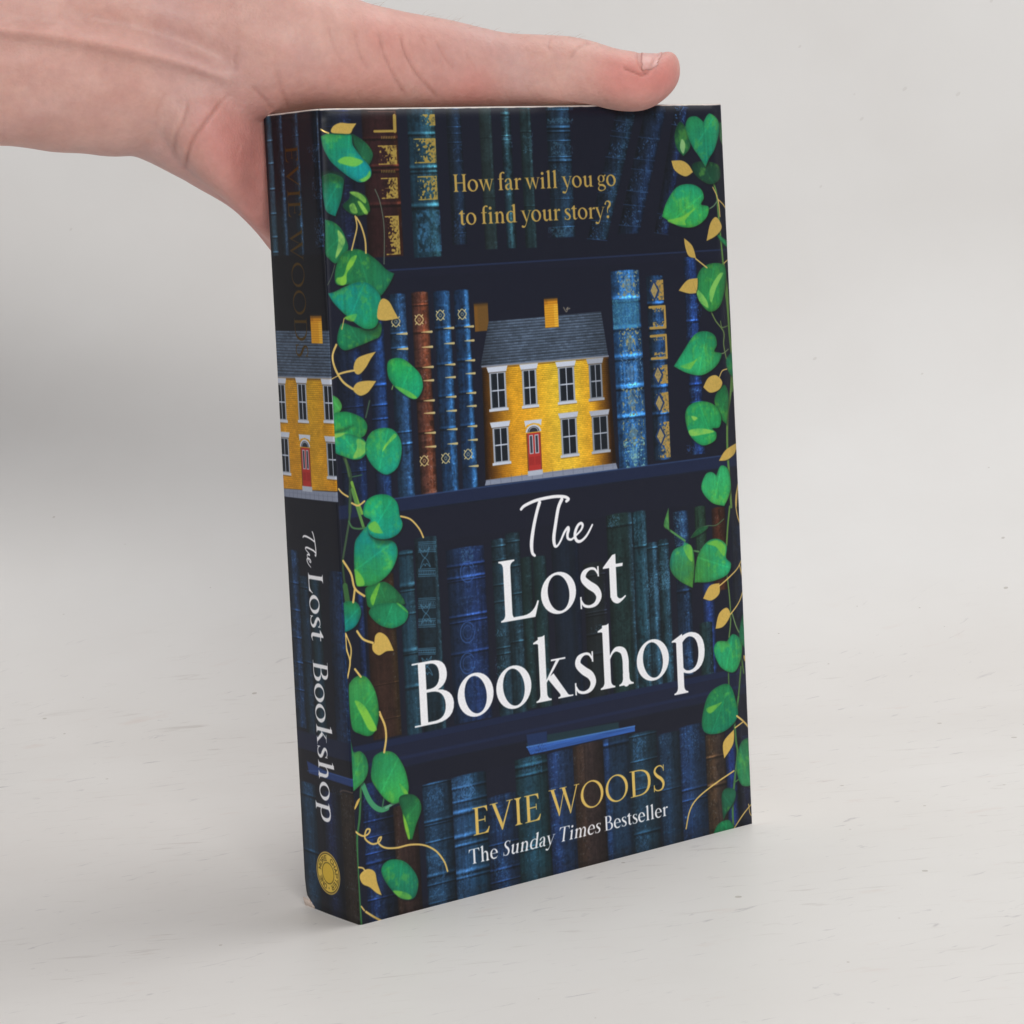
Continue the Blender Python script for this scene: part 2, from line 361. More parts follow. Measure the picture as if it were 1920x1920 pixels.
# ---- house
def house(k, spine, wall, roof, chim, wins, door, pave, glow):
    TL = lambda x, y: pc(k, x, y, spine)
    for (x0, y0, x1, y1, a) in chim:
        u0, v0, u1, v1 = R2(k, x0, y1, x1, y0, spine); v0, v1 = min(v0, v1), max(v0, v1)
        rect(u0, v0, u1, v1, (196, 132, 30), 1.5, a); rect(u0, v0, u0 + .25 * (u1 - u0), v1, (150, 92, 20), 3, .5 * a)
        for i in range(12): rect(u0, v0 + i * (v1 - v0) / 12, u1, v0 + i * (v1 - v0) / 12 + .12, (120, 74, 16), 1, .5 * a)
        rect(u0, v1 - .5, u1, v1 + .3, (60, 44, 26), 5, .6)
    P = tr(k, roof, spine); r = cov_poly(P, 1.6); sl, cv, s, xx, yy = r
    u = xx / PX - T; v = H - yy / PX
    row = np.floor(v / .72); off = (row % 2) * .5
    sh = (u / 1.25 + off) % 1; fr = (v / .72) % 1
    base = 66 + 26 * N_MED[sl] + 10 * (hsh(np.floor(u / 1.25 + off), row) - .5)
    lite = (fr > .72) * (.25 + hsh(np.floor(u / 1.25 + off), row + 9)) * 34
    base = base + lite - (fr < .3) * 24 - (sh < .07) * 12
    if not spine:
        ff = (u - P[0][0]) / (P[2][0] - P[0][0] + 1e-6); base = base * np.clip(.62 + 1.6 * np.clip(ff, 0, 1), 0, 1) * np.clip(1.6 - ff * .75, .45, 1)
    Cc = np.stack([base * .84, base * 1.0, base * 1.22], -1) / 255.
    blend(sl, cv, np.clip(Cc, 0, 1))
    for (x0, y0, x1, y1, a) in chim[-1:]:
        u0, v0, u1, v1 = R2(k, x0, y1, x1, y0, spine); v0, v1 = min(v0, v1), max(v0, v1)
        rect(u0, v0, u1, v0 + .8 * (v1 - v0), (205, 146, 36), 1.3, a)
        rect(u0 + .7 * (u1 - u0), v0, u1, v0 + .8 * (v1 - v0), (232, 182, 60), 2, .6)
        for i in range(10): rect(u0, v0 + i * (v1 - v0) / 12, u1, v0 + i * (v1 - v0) / 12 + .12, (130, 80, 16), 1, .5)
    P = tr(k, wall, spine); r = cov_poly(P, 2.0); sl, cv, s, xx, yy = r
    u = xx / PX - T; v = H - yy / PX
    row = np.floor(v / .5); off = (row % 2) * .5; fr = (v / .5) % 1
    br = hsh(np.floor(u / 1.0 + off), row) * 2 - 1
    f = np.clip((u - P[0][0]) / (P[1][0] - P[0][0]), 0, 1)
    L = 1. - .20 * (fr < .3) - .10 * (((u / 1.0 + off) % 1) < .1) + .05 * br - .13 * (br > .9) * (N_FINE[sl] > .4)
    L = L * (.9 + .25 * (N_MED[sl] - .4))
    vg = (v - P[3][1]) / (P[0][1] - P[3][1])
    if glow: e = np.clip(f / .22, 0, 1) ** .8 * np.clip((1 - f) / .16, 0, 1) ** .8; e = .16 + .84 * e
    else: e = .9 + 0 * f
    g = np.exp(-((f - .62) / .2) ** 2) * (1. if glow else .35)
    Cc = np.stack([(238 + 12 * g) * e, (166 + 38 * g + 8 * vg) * e ** 1.15, (36 + 22 * g) * e ** 1.3], -1) / 255. * L[..., None]
    blend(sl, cv, np.clip(Cc, 0, 1))
    WH = (190, 198, 214)
    line([P[0], P[1]], .45, (126, 134, 152), .9); line([(P[0][0], P[0][1] - .45), (P[1][0], P[1][1] - .45)], .4, (80, 50, 24), .5)
    for (x0, y0, x1, y1, dim) in wins:
        u0, vb, u1, vt = R2(k, x0, y0, x1, y1, spine); dw = (u1 - u0) if not spine else 2.9 * (1 if u1 > u0 else 1)
        wh = np.array(WH, float) * dim
        rect(u0 - .55, vb - .3, u1 + .55, vt + .25, tuple(wh * .78), 1.2)
        rect(u0 - .15, vb - .05, u1 + .15, vt + .1, tuple(wh), 1)
        fill([(u0 - .75, vt + .3), (u1 + .75, vt + .3), (u1 + 1.25, vt + 1.75), (u0 - 1.25, vt + 1.75)], tuple(wh), 1.3)
        rect(u0 - .75, vt + .18, u1 + .75, vt + .42, (60, 52, 50), 1, .6)
        rect(u0 - 1.0, vb - .95, u1 + 1.0, vb - .25, tuple(wh), 1.2); rect(u0 - .9, vb - 1.15, u1 + .9, vb - .95, (90, 60, 26), 1, .6)
        rect(u0, vb, u1, vt, (20, 26, 34), 1)
        um, vm = (u0 + u1) / 2, (vb + vt) / 2
        rect(um - .14, vb, um + .14, vt, tuple(wh), .9); rect(u0, vm - .2, u1, vm + .15, tuple(wh), .9)
        rect(u0, vb, u0 + .4, vt, (60, 76, 84), 2, .35)
    x0, y0, x1, y1 = door; u0, vb, u1, vt = R2(k, x0, y0, x1, y1, spine)
    wd = u1 - u0; hh = vt - vb
    rect(u0 - .35, vb, u1 + .35, vb + hh * .8, (128, 60, 40), 1.2); rect(u0 - .5, vb, u0 - .25, vb + hh * .8, (84, 50, 20), 1, .6)
    rect(u0, vb, u1, vb + hh * .8, (168, 48, 44), 1.)
    rect(u0, vb + hh * .12, u0 + wd * .46, vb + hh * .3, (140, 36, 36), 1.5, .6); rect(u0 + wd * .54, vb + hh * .12, u1, vb + hh * .3, (140, 36, 36), 1.5, .6)
    for q in (.1, .57):
        rect(u0 + wd * q, vb + hh * .36, u0 + wd * (q + .33), vb + hh * .76, (176, 180, 192), 1)
        rect(u0 + wd * (q + .07), vb + hh * .38, u0 + wd * (q + .26), vb + hh * .74, (52, 56, 66), 1)
    th = np.linspace(0, np.pi, 12)
    for rr, cc in ((.66, (186, 192, 206)), (.5, (40, 44, 52))):
        fill([((u0 + u1) / 2 + rr * wd * np.cos(t), vb + hh * .82 + rr * hh * .24 * np.sin(t)) for t in th], cc, 1)
    line([((u0 + u1) / 2 + .4 * wd * np.cos(t), vb + hh * .82 + .1 * hh * np.sin(t)) for t in th], .2, (190, 196, 206), .9)
    fill([(u0 - .6, vt - hh * .07), (u0 - .9, vt + .9), (u1 + .9, vt + .9), (u1 + .6, vt - hh * .07), (u1 + .1, vt - hh * .02), ((u0 + u1) / 2, vt + .1), (u0 - .1, vt - hh * .02)], WH, 1.2)
    fill(tr(k, pave, spine), (128, 136, 156), 1.5)
    Q = tr(k, pave, spine); ua, ub = Q[0][0], Q[1][0]
    for i in range(13):
        x = ua + (ub - ua) * (i + .5) / 13; rect(x, Q[0][1] + .1, x + .16, Q[0][1] + 1.9, (86, 92, 108), 1, .7)
    line([(ua, Q[0][1] + 1.2), (ub, Q[1][1] + 1.2)], .14, (96, 102, 120), .5)
    rect(u0 - .5, vb - 1.2, u1 + .5, vb + .1, (168, 176, 192), 1.2)

house(4, False, [150, 643, 958, 575, 1010, 1268, 175, 1372], [140, 640, 192, 352, 912, 288, 958, 572],
      [(105, 235, 186, 418, .45), (555, 203, 632, 394, 1.)],
      [(206, 690, 300, 900, 1.), (415, 672, 496, 880, 1.), (645, 655, 738, 855, 1.), (842, 635, 915, 835, .8), (228, 1045, 318, 1245, 1.), (663, 985, 755, 1195, .95), (862, 970, 955, 1170, .85)],
      (440, 1012, 530, 1306), [170, 1408, 1020, 1302, 1008, 1262, 178, 1372], True)
line(tr(4, [672, 262, 690, 290, 700, 262, 690, 275, 712, 268]), .3, (150, 140, 120), .7)
# row 2 right
BLUE = [(4, 972, 28, 1212, 1290, (26, 62, 120), (62, 130, 204), dict(hp=.62, sharp=.42, tex=1.4, by=[(205, .5, .8), (395, .5, .8), (580, .5, .8), (775, .5, .8), (970, .5, .8), (225, .3, .4), (600, .3, .4), (790, .3, .4)])),
        (4, 1200, 60, 1362, 1235, (22, 38, 66), (50, 104, 176), dict(hp=.7, sharp=.3, tex=1.3, by=[(235, .4, .9), (395, .4, .9), (600, .4, .9), (775, .4, .9), (950, .4, .9)])),
        (4, 1440, -60, 1580, 1200, (20, 30, 60), (36, 70, 144), dict(hp=.6, sharp=.4, tex=1.4, by=[(350, .3, .7), (760, .3, .6), (880, .2, .6)]))]
for k, x0, y0, x1, y1, c, hc, kw in BLUE: bk(k, x0, y0, x1, y1, c, hc, **kw)
u0, v0, u1, v1 = R2(4, 985, 215, 1160, 390); rect(u0, v0, u1, v1, (40, 96, 132), 5, .6)
strip_noise(u0, u1, v0, v1, (92, 158, 170), .6, .45, .45, 5)
for y, c, sd in [(110, (132, 140, 120), 1), (480, (150, 146, 104), 2), (680, (96, 130, 160), 3), (870, (130, 138, 120), 4), (1070, (140, 140, 100), 5), (1210, (120, 168, 170), 6)]:
    u, v = pc(4, 1080 + (y - 100) * .04, y)
    ornament(u - 3.4, v - 3.6, u + 3.9, v + 3.6, c, .34, 0, .7, sd + 20, .2)
    fill([(u - 1.6, v), (u, v + 2.6), (u + 1.6, v), (u, v - 2.6)], c, 2, .35)
GP = (190, 156, 84)
for y0, y1, kind in [(90, 215, 1), (262, 390, 0), (448, 585, 0), (640, 750, 1), (815, 935, 1), (1005, 1225, 1)]:
    sh = (y0 - 90) * .045
    u0, v0, u1, v1 = R2(4, 1215 + sh, y0, 1318 + sh, y1)
    if kind:
        ornament(u0, v0, u1, v1, GP, .5, 0, .8, y0, .7, False, 1.0)
        um, vm = u0 + (u1 - u0) * .36, (v0 + v1) / 2 + (1.2 if y0 > 1000 else 0)
        fill([(um - 1.9, vm), (um, vm + 3), (um + 1.9, vm), (um, vm - 3)], (28, 52, 92), 1.2)
        fill([(um - 1.25, vm), (um, vm + 2.1), (um + 1.25, vm), (um, vm - 2.1)], (196, 170, 104), 1.2, .9, .7)
        ornament(um - .9, vm - 1.4, um + .9, vm + 1.4, (70, 80, 84), .35, 0, .4, y0 + 9, 0.)
    else:
        line([(u0, v1), (u1, v1), (u1, v1), (u1, v0), (u1, v0), (u0, v0 + .1)], .7, GP, 1, .7, n=2)
        ornament(u0 + 1, v0, u1, v0 + 1.6, GP, .45, 0, .5, y0, .6); ornament(u0 + 1, v1 - 1.4, u1, v1, GP, .4, 0, .5, y0 + 3, .6)
for y0, y1, dn in [(240, 330, .3), (430, 480, .3), (940, 1000, .3), (1150, 1190, .4)]:
    u0, v0, u1, v1 = R2(4, 1460, y0, 1560, y1); ornament(u0, v0, u1, v1, (58, 104, 176), dn, 0, .6, y0, 0.)
# shelf 2
S2 = pc(3, 1100, 1815)[1]
rect(0, S2 - 3.2, 130, S2, (24, 34, 62), 3); rect(8, S2 - .15, 130, S2 + .2, (52, 78, 124), 1.5, .6)
rect(0, S2 - 16, 130, S2 - 3.4, (22, 25, 40), 5)
# ---- row 3
V3 = pc(5, 1300, 1995)[1]
rect(0, V3 - 3, 130, S2 - 12, (21, 24, 38), 6)
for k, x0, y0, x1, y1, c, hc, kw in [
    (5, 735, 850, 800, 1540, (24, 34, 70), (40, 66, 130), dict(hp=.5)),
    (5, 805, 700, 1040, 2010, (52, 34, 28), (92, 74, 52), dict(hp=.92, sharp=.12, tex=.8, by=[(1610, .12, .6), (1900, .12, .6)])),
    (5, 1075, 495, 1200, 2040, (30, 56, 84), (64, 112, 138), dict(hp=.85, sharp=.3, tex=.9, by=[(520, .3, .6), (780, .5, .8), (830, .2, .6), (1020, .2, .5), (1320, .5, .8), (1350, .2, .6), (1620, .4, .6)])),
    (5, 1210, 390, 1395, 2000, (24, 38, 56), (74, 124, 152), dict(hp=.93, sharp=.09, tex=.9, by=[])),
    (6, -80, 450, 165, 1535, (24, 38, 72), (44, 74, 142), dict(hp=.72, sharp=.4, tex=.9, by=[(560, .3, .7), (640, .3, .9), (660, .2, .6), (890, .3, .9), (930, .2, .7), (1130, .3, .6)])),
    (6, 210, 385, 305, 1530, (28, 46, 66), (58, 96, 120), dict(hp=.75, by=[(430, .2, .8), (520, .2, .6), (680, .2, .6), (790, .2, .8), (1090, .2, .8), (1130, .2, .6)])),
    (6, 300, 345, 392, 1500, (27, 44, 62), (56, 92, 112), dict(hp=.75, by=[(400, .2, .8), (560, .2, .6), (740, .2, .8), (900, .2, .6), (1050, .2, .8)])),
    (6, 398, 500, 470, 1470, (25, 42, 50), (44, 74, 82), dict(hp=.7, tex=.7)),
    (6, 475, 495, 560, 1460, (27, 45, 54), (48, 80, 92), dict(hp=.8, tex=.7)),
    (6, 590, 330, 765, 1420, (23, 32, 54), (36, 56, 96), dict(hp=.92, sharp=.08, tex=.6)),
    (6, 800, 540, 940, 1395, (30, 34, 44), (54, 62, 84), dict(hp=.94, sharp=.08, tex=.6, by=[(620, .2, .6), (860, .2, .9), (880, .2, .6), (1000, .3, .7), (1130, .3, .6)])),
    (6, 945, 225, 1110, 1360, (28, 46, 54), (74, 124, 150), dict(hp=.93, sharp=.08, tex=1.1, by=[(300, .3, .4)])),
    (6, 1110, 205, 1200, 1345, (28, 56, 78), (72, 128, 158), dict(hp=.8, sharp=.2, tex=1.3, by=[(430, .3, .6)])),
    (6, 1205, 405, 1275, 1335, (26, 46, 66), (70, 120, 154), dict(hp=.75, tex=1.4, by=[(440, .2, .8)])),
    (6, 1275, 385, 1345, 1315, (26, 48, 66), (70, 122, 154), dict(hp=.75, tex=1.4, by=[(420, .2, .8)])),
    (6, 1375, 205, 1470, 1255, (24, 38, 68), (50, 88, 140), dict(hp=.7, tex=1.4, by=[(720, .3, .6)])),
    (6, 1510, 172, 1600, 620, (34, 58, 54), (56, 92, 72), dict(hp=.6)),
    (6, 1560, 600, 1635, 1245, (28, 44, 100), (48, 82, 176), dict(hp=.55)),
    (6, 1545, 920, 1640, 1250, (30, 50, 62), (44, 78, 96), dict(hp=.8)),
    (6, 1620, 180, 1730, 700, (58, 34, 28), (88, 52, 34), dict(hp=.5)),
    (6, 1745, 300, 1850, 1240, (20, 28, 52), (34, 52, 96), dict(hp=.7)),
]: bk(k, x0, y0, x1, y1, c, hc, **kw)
LT = (72, 118, 146)
for y0, y1 in [(420, 500), (640, 700), (880, 960), (1050, 1115), (1290, 1340)]:
    for yy in (y0, y0 + 14, y1 - 14, y1): line(tr(5, [1245, yy + 3, 1385, yy - 3]), .18, LT, .8)
    for i in range(10): 
        u, v = pc(5, 1250 + i * 14, (y0 + y1) / 2); rosette_c = LT; line([(u + .3 * np.cos(t), v + .5 * np.sin(t)) for t in np.linspace(0, 6.3, 7)], .14, LT, .6, n=1)
for yc in (550, 1005, 1440):
    u, v = pc(5, 1298 + (yc - 550) * .02, yc)
    for sx in (-1, 1):
        for sy in (-1, 1): line([(u, v), (u + sx * .8, v + sy * .8), (u + sx * 1.5, v + sy * 2.4), (u + sx * .5, v + sy * 1.5), (u, v + sy * 2)], .2, LT, .8)
for yc, s in [(590, 1), (980, 2), (1180, 3)]:
    u, v = pc(6, 60, yc); th = np.linspace(.5, 6.3, 12)
    line([(u + 2.2 * np.cos(t), v + 2.6 * np.sin(t)) for t in th], .25, (56, 92, 156), .7)
    line([(u + 1.4 * np.cos(t), v + 1.7 * np.sin(t)) for t in th], .2, (56, 92, 156), .5)
for x, y0, y1, dn, s in [(1375, 210, 420, .45, 1), (1205, 600, 760, .4, 2), (1280, 520, 700, .5, 3), (1120, 230, 400, .4, 4), (955, 230, 300, .5, 5), (235, 960, 1000, .4, 6), (235, 1140, 1320, .35, 7), (850, 940, 980, .4, 8), (20, 450, 520, .5, 9)]:
    u0, v0, u1, v1 = R2(6, x, y0, x + 80, y1); ornament(u0, v0, u1, v1, (78, 128, 160), dn, 0, .55, s + 60, 0., False)
# shelf 3
rect(0, V3 - 1.2, 130, V3 + .6, (24, 34, 62), 4); rect(0, V3 - 6.8, 130, V3 - 1.2, (24, 30, 52), 4); rect(0, V3 - 5, 130, V3 - 4.2, (27, 40, 74), 5, .6)
rect(0, V3 - 14, 130, V3 - 7, (21, 24, 38), 6)
# ---- row 4
rect(0, -1, 130, V3 - 12, (22, 25, 40), 6)
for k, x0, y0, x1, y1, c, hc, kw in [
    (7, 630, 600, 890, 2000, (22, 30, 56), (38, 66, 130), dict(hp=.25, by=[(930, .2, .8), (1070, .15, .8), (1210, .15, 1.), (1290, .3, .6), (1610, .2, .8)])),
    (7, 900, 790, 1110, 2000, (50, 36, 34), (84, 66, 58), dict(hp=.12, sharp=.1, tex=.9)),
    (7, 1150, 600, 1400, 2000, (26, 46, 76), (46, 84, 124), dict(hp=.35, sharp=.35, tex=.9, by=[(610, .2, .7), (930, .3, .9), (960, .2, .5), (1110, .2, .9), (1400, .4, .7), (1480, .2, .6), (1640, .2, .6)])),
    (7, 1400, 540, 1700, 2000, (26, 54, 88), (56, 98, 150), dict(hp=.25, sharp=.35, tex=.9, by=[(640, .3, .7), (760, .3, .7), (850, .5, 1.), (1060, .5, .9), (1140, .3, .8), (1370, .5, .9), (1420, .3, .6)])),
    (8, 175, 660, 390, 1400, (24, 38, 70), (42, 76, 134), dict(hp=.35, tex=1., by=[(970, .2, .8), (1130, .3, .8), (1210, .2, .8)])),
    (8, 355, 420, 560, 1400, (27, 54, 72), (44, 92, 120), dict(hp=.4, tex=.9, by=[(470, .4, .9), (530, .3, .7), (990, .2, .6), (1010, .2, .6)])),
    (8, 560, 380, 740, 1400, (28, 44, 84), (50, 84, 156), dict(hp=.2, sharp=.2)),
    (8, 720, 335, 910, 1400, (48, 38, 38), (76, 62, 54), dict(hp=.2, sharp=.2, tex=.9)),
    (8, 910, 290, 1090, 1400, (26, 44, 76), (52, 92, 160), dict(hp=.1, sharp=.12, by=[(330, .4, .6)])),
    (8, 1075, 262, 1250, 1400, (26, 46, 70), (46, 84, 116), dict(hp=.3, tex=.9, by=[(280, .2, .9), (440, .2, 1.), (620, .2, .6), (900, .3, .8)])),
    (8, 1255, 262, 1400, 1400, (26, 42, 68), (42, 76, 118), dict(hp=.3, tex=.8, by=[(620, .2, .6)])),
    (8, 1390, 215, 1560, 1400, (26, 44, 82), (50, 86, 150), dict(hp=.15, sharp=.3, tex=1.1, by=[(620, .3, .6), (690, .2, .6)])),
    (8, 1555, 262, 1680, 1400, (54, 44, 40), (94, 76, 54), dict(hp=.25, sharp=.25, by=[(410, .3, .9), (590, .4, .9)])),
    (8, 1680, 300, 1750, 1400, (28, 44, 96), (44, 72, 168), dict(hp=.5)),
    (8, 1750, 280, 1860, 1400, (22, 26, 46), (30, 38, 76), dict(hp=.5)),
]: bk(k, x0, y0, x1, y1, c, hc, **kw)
for k, x0, y0, x1, y1, dn, s in [(7, 1190, 650, 1340, 830, .42, 1), (7, 1200, 1220, 1360, 1390, .4, 2), (7, 1210, 1500, 1370, 1660, .4, 3), (7, 1410, 560, 1590, 700, .5, 4), (8, 60, 520, 110, 640, .5, 5), (8, 0, 1120, 90, 1290, .42, 6), (8, 220, 1020, 310, 1180, .35, 7), (8, 400, 430, 530, 500, .55, 8), (8, 1100, 280, 1190, 420, .42, 9), (8, 1120, 900, 1200, 990, .45, 10), (8, 215, 1215, 330, 1300, .4, 11), (8, 1410, 240, 1520, 420, .3, 12), (8, 1270, 270, 1350, 420, .3, 13)]:
    u0, v0, u1, v1 = R2(k, x0, y0, x1, y1); ornament(u0, v0, u1, v1, (62, 110, 156), dn, 0, .55, s + 90, 0., False)
u, v = pc(7, 1540, 655)
for q in (1.9, 1.2): line([(u + q * np.cos(t) * (1 + .15 * np.cos(5 * t)), v + q * np.sin(t)) for t in np.linspace(0, 6.28, 22)], .22, (70, 116, 170), .7, n=2)
fill(tr(8, [425, 315, 560, 290, 560, 300, 1010, 190, 1012, 225, 440, 345]), (25, 46, 58), 3, .9)
fill(tr(8, [560, 262, 1010, 182, 1012, 222, 562, 318]), (28, 52, 60), 2, .9)
fill(tr(8, [430, 262, 558, 240, 560, 332, 440, 345]), (28, 46, 84), 3)
P = tr(8, [430, 338, 1112, 205, 1114, 240, 455, 388]); r = cov_poly(P, 1.5); sl, cv, s, xx, yy = r
blend(sl, cv, np.clip(col((44, 82, 150))[None, None] * (.75 + .6 * N_HOR[sl])[..., None], 0, 1))
line(tr(8, [432, 340, 1112, 207]), .4, (74, 122, 190), .8)
ornament(*R2(8, 440, 335, 560, 385), (24, 34, 60), .35, 0, .5, 77, 0., False)
# ---- vine stems behind the leaves
GS = (66, 112, 66)
for k, p, w, c in [
    (1, [1020, 800, 1060, 900, 1090, 1050, 1100, 1200, 1098, 1440], .25, (90, 104, 92)),
    (1, [680, 1430, 650, 1540, 610, 1620], .2, (84, 96, 80)),
    (3, [690, 1490, 735, 1620, 740, 1750, 735, 1920], .95, (48, 70, 48)), (3, [700, 1500, 730, 1640], .6, (70, 96, 60)),
    (3, [750, 1690, 790, 1820, 830, 1930], .8, (120, 168, 66)), (3, [755, 1645, 830, 1630], .2, (66, 116, 80)),
    (5, [700, -10, 740, 130, 792, 295], .8, (90, 140, 70)), (5, [682, 0, 680, 200, 650, 400, 622, 560], .6, (60, 84, 60)),
    (5, [672, 250, 700, 300, 760, 312, 820, 300], .45, (66, 112, 70)), (5, [620, 560, 630, 700, 655, 860], .6, (44, 70, 44)),
    (5, [640, 780, 660, 900], 1.5, (54, 96, 54)),
    (3, [860, 1180, 890, 1050], .4, (60, 84, 70)), (3, [1065, 960, 1080, 920, 1100, 940], .3, (120, 150, 90)),
    (7, [625, 560, 622, 700, 612, 900, 592, 1060, 596, 1300, 612, 1600, 628, 1800], .6, (56, 112, 64)),
    (7, [640, 600, 690, 720, 745, 790, 800, 815, 850, 800], 1.35, (66, 150, 104)), (7, [810, 790, 825, 700, 830, 640], .4, (60, 110, 80)),
    (7, [840, 800, 900, 765, 960, 745], .7, (100, 160, 130)),
    (2, [1618, 400, 1650, 470, 1680, 560, 1692, 680, 1705, 820, 1718, 960, 1722, 1060, 1738, 1180, 1750, 1300], .6, (90, 130, 62)),
    (2, [1640, 655, 1668, 635, 1690, 600], .35, (96, 124, 96)), (2, [1720, 1000, 1680, 1080, 1640, 1200], .5, (130, 170, 70)),
    (4, [1700, -20, 1722, 150, 1735, 400, 1752, 600, 1745, 800, 1725, 950, 1722, 1150, 1735, 1350, 1748, 1545], .75, (92, 130, 64)),
    (4, [1620, 290, 1650, 350, 1700, 420, 1700, 500, 1720, 600, 1760, 720], .4, (100, 124, 70)), (4, [1675, 560, 1700, 555, 1730, 530], .3, (110, 130, 90)),
    (4, [1680, 350, 1690, 390, 1725, 380], .3, (96, 120, 70)), (4, [1760, 730, 1755, 800], .5, (90, 130, 70)),
    (6, [1738, 170, 1725, 300, 1718, 420], .6, (90, 130, 64)), (6, [1720, 600, 1738, 760, 1745, 900, 1735, 1010], .45, (96, 130, 70)),
    (6, [1350, 320, 1400, 355, 1450, 390], .6, (80, 140, 80)), (6, [1505, 455, 1540, 460], .5, (80, 130, 80)),
    (6, [1490, 370, 1530, 320, 1590, 295, 1650, 290, 1700, 250], .25, (80, 110, 80)), (6, [1755, 860, 1780, 940, 1800, 980], .4, (110, 140, 90)),
    (6, [1732, 1240, 1735, 1330], .5, (70, 110, 60)), (6, [1812, 1200, 1800, 1350, 1788, 1480], .5, (80, 124, 60)),
    (6, [1815, 1140, 1830, 1240], .5, (84, 124, 60)),
    (8, [1765, 20, 1752, 100, 1740, 160, 1750, 300, 1760, 380, 1745, 520, 1730, 700, 1735, 860], .7, (72, 120, 66)),
    (8, [1745, 560, 1800, 520], .4, (70, 120, 66)), (8, [1700, 660, 1680, 780], .3, (80, 120, 70)),
]:
    line(tr(k, p), w + .1, (26, 36, 26), .5, feather=3); line(tr(k, p), w, c, .92)
def leaf(k, p, c1, c2, patch=None, pcol=(112, 182, 66), ang=None, corners=None, veins=True, sd=0, a=1., dark=None):
    P = smooth(tr(k, p), 5)
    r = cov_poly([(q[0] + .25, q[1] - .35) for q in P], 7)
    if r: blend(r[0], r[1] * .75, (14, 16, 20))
    r = cov_poly(P, 1.3)
    if not r: return
    sl, cv, s, xx, yy = r
    if ang is None: ang = sd * 1.3
    ctr = to_px(P).mean(0); ext = max(np.ptp(to_px(P)[:, 0]), np.ptp(to_px(P)[:, 1])) / 2
    f = ((xx - ctr[0]) * np.cos(ang) + (yy - ctr[1]) * np.sin(ang)) / ext
    f = np.clip(.5 + .55 * f + (N_MED[sl] - .5) * .7, 0, 1)[..., None]
    C = (col(c1) * (1 - f) + col(c2) * f) * np.array((.92, .90, 1.04))
    va = ang + .9; q1 = (xx - ctr[0]) * np.cos(va) + (yy - ctr[1]) * np.sin(va); q2 = -(xx - ctr[0]) * np.sin(va) + (yy - ctr[1]) * np.cos(va)
    vn = np.exp(-(q2 / 2.2) ** 2) * .13
    vs = (np.sin((np.abs(q2) * .55 + q1 * .45) * .32) > .93) * .025
    if veins: C = C * (1 + vn - vs)[..., None]
    var = np.clip((N_PAT[sl] * .5 + N_MED[sl] * .7 - .66 + .10 * np.sin(q1 * .05 + sd + ctr[0])) * 5, 0, 1)
    C = C * (1 - .38 * var)[..., None] + col((106, 176, 64)) * (.38 * var)[..., None]
    C = C * (.80 + .40 * N_BIG[sl] + .22 * (N_VERT[sl] - .5))[..., None]
    C = C * (1 - .28 * np.exp(s / 5.))[..., None] * (.93 + .14 * N_FINE[sl])[..., None]
    blend(sl, cv * a, np.clip(C, 0, 1))
    for pp in (patch or []):
        r2 = cov_poly(smooth(tr(k, pp), 4), 3.)
        if r2:
            sub = r2[1] * np.clip(.35 + 1.6 * (N_MED[r2[0]] - .15), 0, 1)
            m = np.zeros((AH, AW), np.float32) if False else None
            blend(r2[0], sub * .85, pcol)
    if dark:
        r2 = cov_poly(smooth(tr(k, dark), 4), 9.)
        blend(r2[0], r2[1] * .55, (22, 60, 36))
    bd = smooth(tr(k, p), 3)
    line([tuple(q) for q in np.vstack([bd, bd[:1]])[::1]], .12, tuple(np.array(c2) * .9 + 20), .3, n=1)
GR, TE, LG, DG = (34, 142, 74), (10, 148, 126), (74, 172, 74), (24, 84, 50)
S = '*'
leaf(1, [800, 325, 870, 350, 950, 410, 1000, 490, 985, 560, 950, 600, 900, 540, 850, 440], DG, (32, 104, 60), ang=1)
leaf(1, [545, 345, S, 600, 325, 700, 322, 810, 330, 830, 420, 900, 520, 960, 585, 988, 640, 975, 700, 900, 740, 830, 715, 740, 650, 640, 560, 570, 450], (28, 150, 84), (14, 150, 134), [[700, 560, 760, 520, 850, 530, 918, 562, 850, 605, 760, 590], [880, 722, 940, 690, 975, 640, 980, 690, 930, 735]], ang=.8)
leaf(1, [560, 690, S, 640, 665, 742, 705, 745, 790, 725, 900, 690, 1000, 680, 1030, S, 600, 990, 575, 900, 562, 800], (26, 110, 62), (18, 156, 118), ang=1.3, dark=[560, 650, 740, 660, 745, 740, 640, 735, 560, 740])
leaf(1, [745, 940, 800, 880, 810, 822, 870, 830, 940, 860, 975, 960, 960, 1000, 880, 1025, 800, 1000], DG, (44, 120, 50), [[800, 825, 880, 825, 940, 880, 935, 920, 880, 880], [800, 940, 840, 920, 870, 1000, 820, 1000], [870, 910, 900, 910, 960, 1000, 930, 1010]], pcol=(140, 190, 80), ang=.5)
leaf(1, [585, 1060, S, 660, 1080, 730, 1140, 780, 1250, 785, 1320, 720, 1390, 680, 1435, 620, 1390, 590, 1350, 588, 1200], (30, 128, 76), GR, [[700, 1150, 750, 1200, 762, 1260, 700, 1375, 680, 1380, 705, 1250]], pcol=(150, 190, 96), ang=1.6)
leaf(1, [760, 1340, 860, 1312, 950, 1345, 1050, 1420, 1120, 1490, 1185, 1522, S, 1150, 1600, 1070, 1712, 1000, 1715, 850, 1620, 700, 1620, 675, 1540, 700, 1420], (34, 136, 66), (26, 116, 70), [[820, 1380, 865, 1370, 830, 1450, 780, 1520, 775, 1600, 740, 1625, 690, 1600, 695, 1560, 750, 1540, 780, 1450]], pcol=(130, 190, 62), ang=.4)
